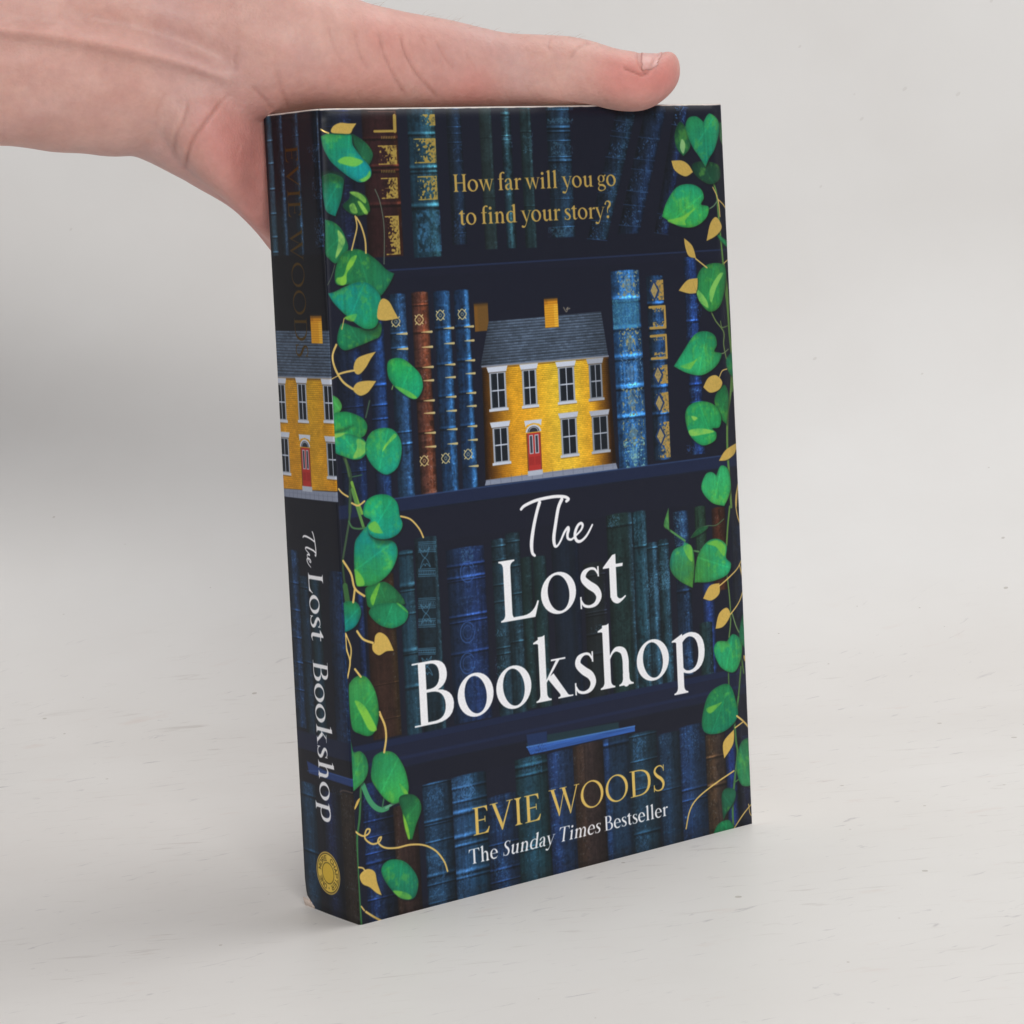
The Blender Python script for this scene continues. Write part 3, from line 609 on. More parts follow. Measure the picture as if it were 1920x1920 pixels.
leaf(3, [680, 440, 760, 470, 850, 480, 972, 440, 972, 540, 900, 580, 800, 622, 700, 655, 650, 622, 635, 570, 650, 490], (20, 122, 70), (34, 110, 62), ang=.1, dark=[830, 480, 960, 450, 960, 540, 850, 520])
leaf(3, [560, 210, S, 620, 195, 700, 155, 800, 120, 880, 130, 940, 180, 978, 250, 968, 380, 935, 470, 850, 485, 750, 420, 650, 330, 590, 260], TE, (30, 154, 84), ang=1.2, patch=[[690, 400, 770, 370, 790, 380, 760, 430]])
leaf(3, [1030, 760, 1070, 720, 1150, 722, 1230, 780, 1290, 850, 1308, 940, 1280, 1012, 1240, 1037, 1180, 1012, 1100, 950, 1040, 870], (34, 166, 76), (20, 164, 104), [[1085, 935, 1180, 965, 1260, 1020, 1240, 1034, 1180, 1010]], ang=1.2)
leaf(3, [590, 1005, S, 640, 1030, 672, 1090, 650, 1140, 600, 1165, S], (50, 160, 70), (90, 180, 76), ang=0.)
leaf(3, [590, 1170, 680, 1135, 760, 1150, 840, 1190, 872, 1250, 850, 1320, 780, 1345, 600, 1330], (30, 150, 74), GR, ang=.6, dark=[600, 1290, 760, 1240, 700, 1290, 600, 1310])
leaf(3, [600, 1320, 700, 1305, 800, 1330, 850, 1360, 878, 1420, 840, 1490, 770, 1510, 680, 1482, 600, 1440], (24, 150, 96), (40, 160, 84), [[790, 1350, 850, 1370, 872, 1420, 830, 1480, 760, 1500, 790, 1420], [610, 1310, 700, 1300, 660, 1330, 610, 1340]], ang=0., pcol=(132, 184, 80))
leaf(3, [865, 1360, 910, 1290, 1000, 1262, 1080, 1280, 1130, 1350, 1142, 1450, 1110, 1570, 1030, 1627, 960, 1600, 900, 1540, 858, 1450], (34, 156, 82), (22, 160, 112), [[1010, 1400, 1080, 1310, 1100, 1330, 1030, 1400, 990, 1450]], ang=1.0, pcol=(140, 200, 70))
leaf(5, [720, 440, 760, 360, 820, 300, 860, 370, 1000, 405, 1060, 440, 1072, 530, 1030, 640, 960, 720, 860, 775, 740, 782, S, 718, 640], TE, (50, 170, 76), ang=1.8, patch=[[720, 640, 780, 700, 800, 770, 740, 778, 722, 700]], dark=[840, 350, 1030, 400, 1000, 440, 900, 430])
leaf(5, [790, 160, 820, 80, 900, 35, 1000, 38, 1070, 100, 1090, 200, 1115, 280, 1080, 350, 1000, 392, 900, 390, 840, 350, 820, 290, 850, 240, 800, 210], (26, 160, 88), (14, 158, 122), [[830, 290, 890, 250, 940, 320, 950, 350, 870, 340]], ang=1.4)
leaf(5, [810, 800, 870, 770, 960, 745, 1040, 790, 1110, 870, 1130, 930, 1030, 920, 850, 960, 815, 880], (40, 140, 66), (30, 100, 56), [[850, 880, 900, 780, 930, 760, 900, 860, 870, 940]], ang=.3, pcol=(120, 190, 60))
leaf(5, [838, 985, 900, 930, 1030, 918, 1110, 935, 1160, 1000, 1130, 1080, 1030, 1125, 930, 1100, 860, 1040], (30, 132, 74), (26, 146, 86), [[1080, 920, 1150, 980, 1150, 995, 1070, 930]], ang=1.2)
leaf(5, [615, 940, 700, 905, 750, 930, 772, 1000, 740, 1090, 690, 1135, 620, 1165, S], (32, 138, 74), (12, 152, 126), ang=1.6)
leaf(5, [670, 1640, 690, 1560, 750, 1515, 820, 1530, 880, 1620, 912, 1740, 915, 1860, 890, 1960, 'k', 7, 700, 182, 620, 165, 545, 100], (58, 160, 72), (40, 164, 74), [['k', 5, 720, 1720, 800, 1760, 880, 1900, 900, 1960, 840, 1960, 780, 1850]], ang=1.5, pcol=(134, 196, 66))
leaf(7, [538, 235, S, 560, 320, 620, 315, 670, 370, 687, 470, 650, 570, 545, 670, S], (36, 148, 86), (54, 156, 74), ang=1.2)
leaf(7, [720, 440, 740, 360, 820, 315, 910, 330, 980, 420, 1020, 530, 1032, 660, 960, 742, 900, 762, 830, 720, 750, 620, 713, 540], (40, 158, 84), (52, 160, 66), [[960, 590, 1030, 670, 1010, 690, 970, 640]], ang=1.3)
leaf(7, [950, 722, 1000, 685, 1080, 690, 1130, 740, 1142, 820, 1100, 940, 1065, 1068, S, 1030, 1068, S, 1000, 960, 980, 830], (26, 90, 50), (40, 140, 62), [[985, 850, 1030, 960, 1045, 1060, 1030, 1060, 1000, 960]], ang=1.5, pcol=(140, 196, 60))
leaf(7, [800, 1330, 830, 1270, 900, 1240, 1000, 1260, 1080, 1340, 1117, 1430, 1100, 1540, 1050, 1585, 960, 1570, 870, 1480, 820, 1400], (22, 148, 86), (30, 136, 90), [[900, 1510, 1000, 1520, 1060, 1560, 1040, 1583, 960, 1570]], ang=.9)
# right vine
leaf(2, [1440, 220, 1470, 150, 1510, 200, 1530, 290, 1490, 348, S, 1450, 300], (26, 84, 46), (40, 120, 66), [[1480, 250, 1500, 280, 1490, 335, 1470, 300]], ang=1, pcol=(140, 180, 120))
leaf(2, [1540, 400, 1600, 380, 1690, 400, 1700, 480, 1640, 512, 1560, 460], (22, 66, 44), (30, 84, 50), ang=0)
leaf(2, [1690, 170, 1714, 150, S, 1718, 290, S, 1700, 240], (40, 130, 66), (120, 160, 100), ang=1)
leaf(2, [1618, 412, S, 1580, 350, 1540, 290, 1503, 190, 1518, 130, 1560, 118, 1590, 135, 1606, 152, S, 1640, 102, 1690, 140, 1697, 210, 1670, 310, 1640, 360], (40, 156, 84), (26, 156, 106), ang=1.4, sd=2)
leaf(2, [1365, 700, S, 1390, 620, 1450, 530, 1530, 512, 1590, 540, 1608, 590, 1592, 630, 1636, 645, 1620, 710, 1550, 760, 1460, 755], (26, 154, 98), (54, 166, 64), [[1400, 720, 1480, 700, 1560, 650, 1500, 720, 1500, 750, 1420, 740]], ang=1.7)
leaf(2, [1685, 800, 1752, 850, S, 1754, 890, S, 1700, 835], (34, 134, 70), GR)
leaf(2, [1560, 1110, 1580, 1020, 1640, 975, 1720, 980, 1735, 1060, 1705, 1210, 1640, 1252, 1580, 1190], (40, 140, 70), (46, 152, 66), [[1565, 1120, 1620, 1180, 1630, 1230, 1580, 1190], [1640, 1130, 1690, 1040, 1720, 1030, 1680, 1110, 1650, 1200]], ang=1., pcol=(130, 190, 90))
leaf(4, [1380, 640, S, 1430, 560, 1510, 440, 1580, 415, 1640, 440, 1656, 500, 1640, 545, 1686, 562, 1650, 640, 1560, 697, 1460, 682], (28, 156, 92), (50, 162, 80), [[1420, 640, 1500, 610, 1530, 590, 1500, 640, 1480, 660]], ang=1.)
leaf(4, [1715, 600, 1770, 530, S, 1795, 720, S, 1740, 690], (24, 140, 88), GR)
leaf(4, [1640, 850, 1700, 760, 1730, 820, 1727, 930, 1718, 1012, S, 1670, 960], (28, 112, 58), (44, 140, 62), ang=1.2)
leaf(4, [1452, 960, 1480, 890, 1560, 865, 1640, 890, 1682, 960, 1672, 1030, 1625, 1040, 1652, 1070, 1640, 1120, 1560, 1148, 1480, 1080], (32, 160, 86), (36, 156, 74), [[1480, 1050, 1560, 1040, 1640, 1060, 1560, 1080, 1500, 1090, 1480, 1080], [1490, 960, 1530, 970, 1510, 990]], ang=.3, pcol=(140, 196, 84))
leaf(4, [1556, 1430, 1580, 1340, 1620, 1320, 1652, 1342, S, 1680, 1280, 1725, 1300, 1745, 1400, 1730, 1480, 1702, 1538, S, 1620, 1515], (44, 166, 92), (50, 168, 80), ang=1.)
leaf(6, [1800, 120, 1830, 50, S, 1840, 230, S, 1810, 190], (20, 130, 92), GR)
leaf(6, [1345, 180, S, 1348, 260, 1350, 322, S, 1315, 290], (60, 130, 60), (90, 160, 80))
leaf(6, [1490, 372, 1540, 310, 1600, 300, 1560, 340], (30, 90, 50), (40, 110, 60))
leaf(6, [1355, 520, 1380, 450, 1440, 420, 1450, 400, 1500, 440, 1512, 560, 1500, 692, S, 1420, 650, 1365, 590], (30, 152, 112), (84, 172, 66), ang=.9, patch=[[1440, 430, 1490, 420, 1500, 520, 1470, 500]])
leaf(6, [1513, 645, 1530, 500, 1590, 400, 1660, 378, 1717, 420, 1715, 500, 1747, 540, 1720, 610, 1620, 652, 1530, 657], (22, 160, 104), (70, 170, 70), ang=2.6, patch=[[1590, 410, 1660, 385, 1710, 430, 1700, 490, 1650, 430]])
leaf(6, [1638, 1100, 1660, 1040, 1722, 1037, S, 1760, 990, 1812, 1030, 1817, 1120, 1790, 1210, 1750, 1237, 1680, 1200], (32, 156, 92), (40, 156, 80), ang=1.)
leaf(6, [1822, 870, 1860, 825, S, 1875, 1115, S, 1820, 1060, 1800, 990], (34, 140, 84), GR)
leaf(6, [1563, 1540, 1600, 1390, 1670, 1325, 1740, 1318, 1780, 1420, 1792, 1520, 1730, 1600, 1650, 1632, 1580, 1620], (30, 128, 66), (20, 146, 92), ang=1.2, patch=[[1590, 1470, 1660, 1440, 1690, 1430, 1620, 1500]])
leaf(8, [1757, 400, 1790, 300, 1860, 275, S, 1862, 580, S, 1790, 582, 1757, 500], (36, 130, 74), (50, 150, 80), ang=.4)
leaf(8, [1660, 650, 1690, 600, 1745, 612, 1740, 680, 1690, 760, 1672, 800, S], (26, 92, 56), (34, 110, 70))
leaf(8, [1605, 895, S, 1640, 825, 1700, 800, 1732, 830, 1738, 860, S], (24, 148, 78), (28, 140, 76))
# ---- gilt leaves and tendrils
GL = (222, 188, 100)
for k, p in [
    (1, [645, 312, 660, 260, 720, 230, 790, 235, 860, 235, S, 830, 280, 805, 322, 730, 322]), (3, [950, 400, 960, 300, 990, 250, 1040, 270, 1080, 340, 1115, 405, S, 1080, 412, 1000, 422]),
    (3, [765, 780, 790, 720, 850, 690, 940, 665, S, 900, 720, 860, 790, 810, 842, 775, 830]), (3, [760, 958, 790, 910, 860, 893, 942, 895, S, 905, 950, 870, 990, 820, 1010, 780, 990]),
    (5, [866, 1250, 880, 1250, 890, 1185, 930, 1160, 990, 1200, 1042, 1310, S, 980, 1315, 920, 1347, 870, 1310]), (7, [565, 808, 590, 740, 618, 716, 600, 770, 572, 815]),
    (7, [613, 1390, 640, 1345, 690, 1322, 745, 1350, 765, 1440, 803, 1548, S, 760, 1530, 700, 1480, 640, 1452]),
    (2, [1420, 376, S, 1480, 375, 1520, 400, 1545, 442, S, 1500, 467, 1440, 432]), (2, [1623, 842, S, 1645, 740, 1680, 703, 1712, 760, 1680, 810]), (2, [1492, 825, S, 1540, 870, 1562, 942, S, 1520, 930, 1500, 880]),
    (2, [1460, 1130, S, 1510, 1070, 1570, 1058, S, 1562, 1144, S, 1520, 1147]), (4, [1568, 775, S, 1600, 715, 1650, 698, 1690, 740, 1670, 790, 1612, 810]), (4, [1668, 1248, S, 1710, 1180, 1785, 1130, S, 1770, 1200, 1720, 1242]),
    (6, [1568, 762, S, 1610, 680, 1672, 663, S, 1672, 730, 1622, 774]), (6, [1648, 957, S, 1670, 860, 1720, 820, 1742, 870, 1700, 940]), (8, [1676, 412, S, 1670, 310, 1737, 228, S, 1732, 320]),
    (2, [1545, 1075, 1570, 1062, 1565, 1130]), (6, [1830, 1125, 1850, 1150, 1835, 1165])]:
    P = smooth(tr(k, p), 5); fill([(q[0] + .15, q[1] - .2) for q in P], (16, 16, 18), 5, .6)
    r = cov_poly(P, 1.3)
    if r: blend(r[0], r[1], np.clip(col(GL)[None, None] * (.97 + .06 * N_FINE[r[0]])[..., None], 0, 1), .85)
for k, p, w in [
    (1, [545, 285, 580, 305, 620, 318], .5), (1, [850, 1030, 865, 1120, 845, 1220, 820, 1320], .5), (1, [860, 1040, 900, 1110, 935, 1230, 942, 1345], .6),
    (3, [628, 612, 598, 700, 620, 800, 680, 900, 757, 957], .75), (3, [650, 840, 700, 825, 770, 812], .65), (3, [690, 405, 672, 490], .3), (3, [590, 880, 650, 850], .3),
    (3, [645, 1740, 680, 1775, 720, 1800], .55), (3, [750, 1850, 800, 1870, 850, 1835], .6), (5, [1100, 210, 1180, 235, 1250, 310, 1285, 382], .6),
    (5, [625, 575, 690, 680, 722, 800, 800, 862], .75), (5, [722, 800, 708, 912], .75), (5, [740, 1150, 790, 1215, 870, 1245], .75),
    (5, [643, 1170, 650, 1290, 682, 1400, 658, 1535], .6), (5, [650, 1180, 690, 1290, 682, 1400], .5), (5, [722, 1460, 770, 1522], .7), (5, [925, 1810, 968, 1925], .6),
    (7, [790, 0, 830, 90, 842, 200, 825, 322], .75), (7, [575, 1005, 640, 1040, 688, 1022, 702, 985, 672, 988, 660, 1060, 720, 1108, 780, 1092, 800, 1050, 778, 1062, 775, 1100, 830, 1140, 930, 1142, 1050, 1115, 1170, 1120, 1270, 1170, 1340, 1260, 1368, 1342], .6),
    (7, [605, 1310, 640, 1315, 662, 1340], .5), (7, [628, 1645, 655, 1680], .5), (7, [668, 1690, 730, 1730, 800, 1765, 870, 1778], .7),
    (2, [1560, 945, 1625, 997], .5), (2, [1690, 600, 1720, 630, 1742, 668], .45), (2, [1660, 530, 1690, 600, 1702, 700], .4), (2, [1725, 970, 1752, 945], .4),
    (4, [1672, 710, 1690, 670, 1720, 658], .4), (4, [1785, 1130, 1800, 1070], .35), (4, [1818, 1320, 1790, 1400, 1780, 1540], .5),
    (6, [1810, -30, 1778, 100, 1785, 220, 1838, 400, 1800, 545, 1740, 620, 1670, 682], .5), (6, [1835, 380, 1845, 440], .4), (6, [1803, 550, 1825, 680, 1800, 780, 1745, 862], .5), (6, [1815, 560, 1835, 660, 1862, 735], .5),
    (6, [1830, 1130, 1838, 1155, 1875, 1142], .4), (8, [1755, 143, 1800, 180, 1855, 245], .7), (8, [1745, 217, 1792, 182], .5),
    (8, [1737, 490, 1620, 570, 1510, 660, 1460, 740, 1436, 855], .55), (8, [1742, 848, 1800, 760, 1860, 685], .5), (8, [1830, 700, 1840, 760, 1860, 780], .4)]:
    line(tr(k, p), w * .78, (232, 200, 118), 1., .85, n=6)

# ================================================================ lettering
def path(s):
    tk = s.split(); out = []; i = 0; cur = (0., 0.)
    while i < len(tk):
        c = tk[i]; i += 1
        if c in 'ML': cur = (float(tk[i]), float(tk[i + 1])); out.append(cur); i += 2
        elif c == 'Q':
            a, b, x, y = map(float, tk[i:i + 4]); i += 4
            for k in range(1, 7): t = k / 6; out.append(((1 - t) ** 2 * cur[0] + 2 * t * (1 - t) * a + t * t * x, (1 - t) ** 2 * cur[1] + 2 * t * (1 - t) * b + t * t * y))
            cur = (x, y)
    return out
def ell(cx, cy, rx, ry, tilt=0., n=36):
    t = np.linspace(0, 2 * np.pi, n, endpoint=False); x = rx * np.cos(t); y = ry * np.sin(t); c, s = np.cos(tilt), np.sin(tilt)
    return [(cx + a * c - b * s, cy + a * s + b * c) for a, b in zip(x, y)]
def foot(x, w, y=0, e=8): return path(f'M {x-e} {y} L {x+w+e} {y} L {x+w+e} {y+2.6} Q {x+w} {y+4} {x+w} {y+13} L {x} {y+13} Q {x} {y+4} {x-e} {y+2.6}')
def headf(x, w, y=100, e=8): return [(a, 2 * y - 0 - b) for a, b in foot(x, w, y, e)]
def box(x0, y0, x1, y1): return [(x0, y0), (x1, y0), (x1, y1), (x0, y1)]
def flag(x, w, y): return path(f'M {x-9} {y-8} L {x+w} {y+2} L {x+w} {y-22} L {x} {y-22} L {x} {y-13} Q {x} {y-10} {x-9} {y-10.5}')
def arch(x0, x1, w, xh, b=0): return ('b', [(x0 - 2, xh * .72, 3.5), (x0 + 5, xh * .88, 4.5), (x0 + 14, xh * .965 - 1, w * .62), (x1 + w * .18, xh * .87, w * .92), (x1 + w / 2, xh * .66, w), (x1 + w / 2, xh * .4, w), (x1 + w / 2, 4 + b, w)])
def glyph(ch, w=13.5, h=4.0, xh=66, asc=106):
    """returns advance, ops; op = ('+',poly) ('-',poly) ('b',[(x,y,w)..])"""
    P = '+'; o = []
    if ch == ' ': return 28, []
    if ch == 'L': o = [(P, box(13, 0, 13 + w, 100)), (P, headf(13, w)), (P, foot(13, w)), (P, path(f'M 13 0 L 68 0 L 76 26 L 73 27 Q 66 6 46 5.5 L 13 5.5'))]; return 78, o
    if ch == 'E': o = [(P, box(11, 0, 11 + w, 100)), (P, path('M 2 100 L 57 100 L 58 79 L 55 79 Q 52 95 42 95.5 L 11 95.5 L 2 97.5')), (P, path('M 2 0 L 58 0 L 64 22 L 61 23 Q 54 5 42 4.5 L 11 4.5 L 2 2.5')), (P, path('M 11 49 L 46 49 L 46 41 L 49 41 L 49 63 L 46 63 L 46 53.5 L 11 53.5'))]; return 66, o
    if ch == 'V': o = [(P, path(f'M 6 99 L {6+w*1.1} 99 L 44 22 L 40 -3')), (P, path('M 73 99 L 78 99 L 43 -3 L 39 -3 L 40 8')), (P, box(-2, 97, 28, 100)), (P, box(62, 97, 86, 100))]; return 82, o
    if ch == 'W': o = [(P, path(f'M 6 99 L {6+w*1.1} 99 L 38 22 L 35 -3')), (P, path('M 57 88 L 61 92 L 37 -3 L 33 -3')), (P, path(f'M {50} 99 L {50+w*1.1} 99 L 82 22 L 80 -3')), (P, path('M 108 99 L 113 99 L 82 -3 L 78 -3')), (P, box(-2, 97, 26, 100)), (P, box(42, 97, 70, 100)), (P, box(99, 97, 121, 100))]; return 118, o
    if ch == 'I': o = [(P, box(13, 0, 13 + w, 100)), (P, headf(13, w)), (P, foot(13, w))]; return 26 + w, o
    if ch == 'H': o = [(P, box(12, 0, 12 + w, 100)), (P, headf(12, w)), (P, foot(12, w)), (P, box(64, 0, 64 + w, 100)), (P, headf(64, w)), (P, foot(64, w)), (P, box(12, 48, 70, 53))]; return 76 + w, o
    if ch == 'O': o = [(P, ell(48, 50, 46, 52)), ('-', ell(48, 50, 46 - w * .95, 52 - h * 1.1, .13))]; return 97, o
    if ch == 'D': o = [(P, path('M 11 0 L 40 0 Q 88 2 88 51 Q 88 98 38 100 L 11 100')), ('-', path(f'M {11+w} 4.5 L 38 4.5 Q {88-w} 6 {88-w} 50 Q {88-w} 94 36 95.5 L {11+w} 95.5')), (P, box(2, 97, 20, 100)), (P, box(2, 0, 20, 3))]; return 92, o
    if ch == 'S': o = [('b', [(46, 84, 3), (38, 95, 5), (26, 97, 5), (14, 90, w * .7), (10, 76, w * .9), (20, 60, w * 1.1), (36, 46, w * 1.15), (45, 28, w), (40, 9, w * .7), (26, 3, 5), (12, 7, 5), (6, 20, 3)]), (P, path('M 46 99 L 49 99 L 48 74 L 45 75')), (P, path('M 4 1 L 7 0 L 8 27 L 4 27'))]; return 55, o
    if ch == 'B': o = [(P, box(12, 0, 12 + w, 100)), (P, path('M 2 100 L 36 100 Q 62 99 62 77 Q 62 58 42 53.5 L 20 53 L 20 48.5 L 36 48.5 Q 50 50 49 75 L 49 75 Q 48 95 34 95.5 L 2 97')), ('-', []), (P, path('M 34 100 Q 62 99 62 77 Q 62 57 38 52 L 38 50 Q 48 58 47.5 75 Q 47 95 32 95.5')), (P, path('M 2 0 L 40 0 Q 72 1 72 28 Q 72 50 44 54 L 20 54 L 20 49.5 L 36 49.5 Q 57 48 57 27 Q 56 5 38 4.5 L 2 3'))]; o = [(P, path('M 12 0 L 40 0 Q 73 1 73 28 Q 72 49 46 53 Q 63 59 63 77 Q 62 100 36 100 L 12 100')), ('-', path(f'M {12+w} 56 L 32 56 Q 49 57 49 76 Q 49 95 33 95.5 L {12+w} 95.5')), ('-', path(f'M {12+w} 4.5 L 37 4.5 Q 58 5 58 27 Q 57 50.5 34 51 L {12+w} 51')), (P, box(1, 97.4, 20, 100)), (P, box(1, 0, 20, 2.6))]; return 78, o
    if ch == 'T': o = [(P, box(36, 0, 36 + w, 98)), (P, foot(36, w)), (P, path('M 4 100 L 82 100 L 84 77 L 81 77 Q 78 95 64 95.5 L 22 95.5 Q 8 95 5 77 L 2 77'))]; return 86, o
    if ch == 'o': o = [(P, ell(35, xh / 2, 33, xh / 2 + 2)), ('-', ell(35, xh / 2, 33 - w, xh / 2 + 2 - h, .16))]; return 71, o
    if ch == 's': o = [('b', [(40, 54, 3), (34, 63, 4.5), (24, 64.5, 5), (14, 59, w * .75), (12, 49, w * .9), (22, 38, w * 1.05), (35, 28, w * 1.05), (40, 16, w * .9), (34, 5, w * .6), (22, 1.5, 5), (11, 5, 5), (6, 14, 3)]), (P, path('M 39 67 L 42 67 L 42 49 L 39 50')), (P, path('M 4 0 L 7 -1 L 7 20 L 4 20'))]; o = [((q[0]), [(a, b * xh / 66, *r) for a, b, *r in q[1]]) for q in o]; return 49, o
    if ch == 't': o = [(P, box(13, 10, 13 + w, xh)), (P, path(f'M 1 {xh-3} L 20 {xh+16} L {13+w} {xh+17} L {13+w} {xh} L 40 {xh} L 39 {xh-5.5} L 1 {xh-5.5}')), ('b', [(13 + w / 2, 18, w), (14 + w / 2, 9, w), (20 + w / 2, 3.5, w * .75), (34, 4, 5), (42, 9, 3)])]; return 44, o
    if ch == 'k': o = [(P, box(13, 0, 13 + w, asc)), (P, flag(13, w, asc)), (P, foot(13, w)), (P, path(f'M {13+w-2} 32 L 46 {xh-2} L 53 {xh-2} L {13+w-2} 27')), (P, box(36, xh - 3, 64, xh)), (P, path(f'M 28 36 L {30+w*.75} 43 L 66 5 Q 68 2 76 2.6 L 76 0 L 47 0 L 47 2.6 Q 54 2.5 50 8'))]; return 76, o
    if ch == 'h': o = [(P, box(13, 0, 13 + w, asc)), (P, flag(13, w, asc)), (P, foot(13, w)), arch(13 + w, 50, w, xh), (P, box(50, 0, 50 + w, 20)), (P, foot(50, w))]; return 77, o
    if ch == 'n': o = [(P, box(13, 0, 13 + w, xh)), (P, flag(13, w, xh)), (P, foot(13, w)), arch(13 + w, 50, w, xh), (P, box(50, 0, 50 + w, 20)), (P, foot(50, w))]; return 77, o
    if ch == 'm': o = [(P, box(13, 0, 13 + w, xh)), (P, flag(13, w, xh)), (P, foot(13, w)), arch(13 + w, 48, w, xh), (P, box(48, 0, 48 + w, 20)), (P, foot(48, w)), arch(48 + w, 83, w, xh), (P, box(83, 0, 83 + w, 20)), (P, foot(83, w))]; return 110, o
    if ch == 'r': o = [(P, box(13, 0, 13 + w, xh)), (P, flag(13, w, xh)), (P, foot(13, w)), ('b', [(13 + w - 2, xh * .7, 3.5), (18 + w, xh * .86, 5), (26 + w, xh * .92, w * .75), (32 + w, xh * .9, w * .8)])]; return 50, o
    if ch == 'p': o = [(P, path(f'M 14 {xh*.86} Q 30 {xh+4} 46 {xh+2} Q 72 {xh-2} 72 {xh*.5} Q 71 1 42 -2 Q 30 -2 20 5')), ('-', path(f'M {13+w} {xh*.8} Q 34 {xh-4} 42 {xh-5} Q {72-w} {xh-8} {72-w} {xh*.48} Q {71-w} 5 40 3.5 Q 30 3 {13+w} 10')), (P, box(13, -32, 13 + w, xh - 8)), (P, flag(13, w, xh)), (P, foot(13, w, -34))]; return 76, o
    if ch == 'i': o = [(P, box(13, 0, 13 + w, xh)), (P, flag(13, w, xh)), (P, foot(13, w)), (P, ell(13 + w * .45, xh + 22, w * .62, w * .62))]; return 26 + w, o
    if ch == 'l': o = [(P, box(13, 0, 13 + w, asc)), (P, flag(13, w, asc)), (P, foot(13, w))]; return 26 + w, o
    if ch == 'f': o = [(P, box(13, 0, 13 + w, 82)), (P, foot(13, w)), (P, box(3, xh - 5, 40, xh)), ('b', [(13 + w / 2, 76, w), (15 + w / 2, 92, w * .9), (26 + w / 2, 102, w * .5), (36 + w / 2, 100, w * .7)])]; return 44, o
    if ch == 'u': o = [(P, box(13, 14, 13 + w, xh)), (P, flag(13, w, xh)), ('b', [(13 + w / 2, 24, w), (15 + w / 2, 10, w), (26 + w / 2, 3, w * .75), (44, 8, 5), (54, 16, 3.5)]), (P, box(50, 0, 50 + w, xh)), (P, flag(50, w, xh)), (P, path(f'M 50 0 L {60+w} 1 L {60+w} 3.5 L {50+w} 6 L 50 12'))]; return 76, o
    if ch == 'd': o = [(P, path(f'M 56 {xh*.9} Q 44 {xh+3} 34 {xh+1.5} Q 4 {xh-2} 4 {xh*.47} Q 5 1 32 -2 Q 44 -1 54 8')), ('-', path(f'M 50 {xh*.84} Q 42 {xh-3} 35 {xh-4} Q {4+w} {xh-6} {4+w} {xh*.5} Q {5+w} 6 36 5 Q 43 5 50 12')), (P, box(50, 0, 50 + w, asc)), (P, flag(50, w, asc)), (P, path(f'M 50 0 L {60+w} 1 L {60+w} 3.5 L {50+w} 6 L 50 12'))]; return 76, o
    if ch == 'e': o = [(P, ell(32, xh / 2, 30, xh / 2 + 2)), ('-', ell(33, xh / 2, 30 - w, xh / 2 + 2 - h, .1)), ('-', path(f'M 34 {xh*.5} L 66 {xh*.52} L 66 {xh*.2} L 48 {xh*.14} L 34 {xh*.16}')), (P, box(10, xh * .52, 58, xh * .52 + 4.5)), ('b', [(58, xh * .24, 2.5), (50, xh * .1, 4.5), (40, 3.5, w * .65), (28, 3.2, w * .6)])]; return 64, o
    if ch == 'a': o = [('b', [(8, 50, w * .8), (14, 59, w * .55), (26, 64, 5), (36, 60, w * .8), (40.5, 48, w), (41, 30, w), (41, 14, w), (45, 4, w * .8), (54, 4, 4)]), ('b', [(40, 38, 4), (26, 34, 5), (12, 25, w * .9), (11, 13, w * .95), (18, 4, w * .7), (28, 4.5, 5), (40, 14, 3.5)])]; o = [(q[0], [(a, b * xh / 66, c) for a, b, c in q[1]]) for q in o]; return 58, o
    if ch == 'g': o = [(P, ell(28, xh - 21, 24, 22)), ('-', ell(28, xh - 21, 24 - w * .8, 18.5)), (P, path(f'M 42 {xh-6} L 58 {xh+4} L 60 {xh-4} L 46 {xh-12}')), ('b', [(16, xh - 39, 5), (10, xh - 50, w * .6), (18, xh - 58, w * .8), (38, xh - 60, w * .9), (52, xh - 70, w * .8), (52, -14, w * .6), (38, -24, 5), (20, -25, w * .6), (8, -15, w * .7), (12, -2, 5), (20, 6, 4)])]; return 60, o
    if ch == 'w': o = [(P, path(f'M 5 {xh-1} L {5+w*1.05} {xh-1} L 34 12 L 31 -2')), (P, path(f'M 46 {xh-1} L 51 {xh-1} L 33 -2 L 29 -2')), (P, path(f'M 42 {xh-1} L {42+w*1.05} {xh-1} L 71 12 L 68 -2')), (P, path(f'M 86 {xh-1} L 91 {xh-1} L 70 -2 L 66 -2')), (P, box(-2, xh - 3, 26, xh)), (P, box(38, xh - 3, 62, xh)), (P, box(78, xh - 3, 98, xh))]; return 96, o
    if ch == 'y': o = [(P, path(f'M 5 {xh-1} L {5+w*1.05} {xh-1} L 39 10 L 34 -4')), ('b', [(60, xh - 2, 4), (48, xh * .5, 4.5), (36, 0, 5), (28, -20, 5), (18, -29, w * .7), (7, -26, w * .9)]), (P, box(-2, xh - 3, 27, xh)), (P, box(49, xh - 3, 70, xh))]; return 66, o
    if ch == '?': o = [('b', [(8, 84, w * .8), (14, 97, 5), (28, 100, w * .6), (40, 90, w * .95), (38, 74, w), (26, 60, w * .8), (22, 46, 6), (23, 30, 4.5)]), (P, ell(23, 6, w * .62, w * .62))]; return 50, o
    return 50, o

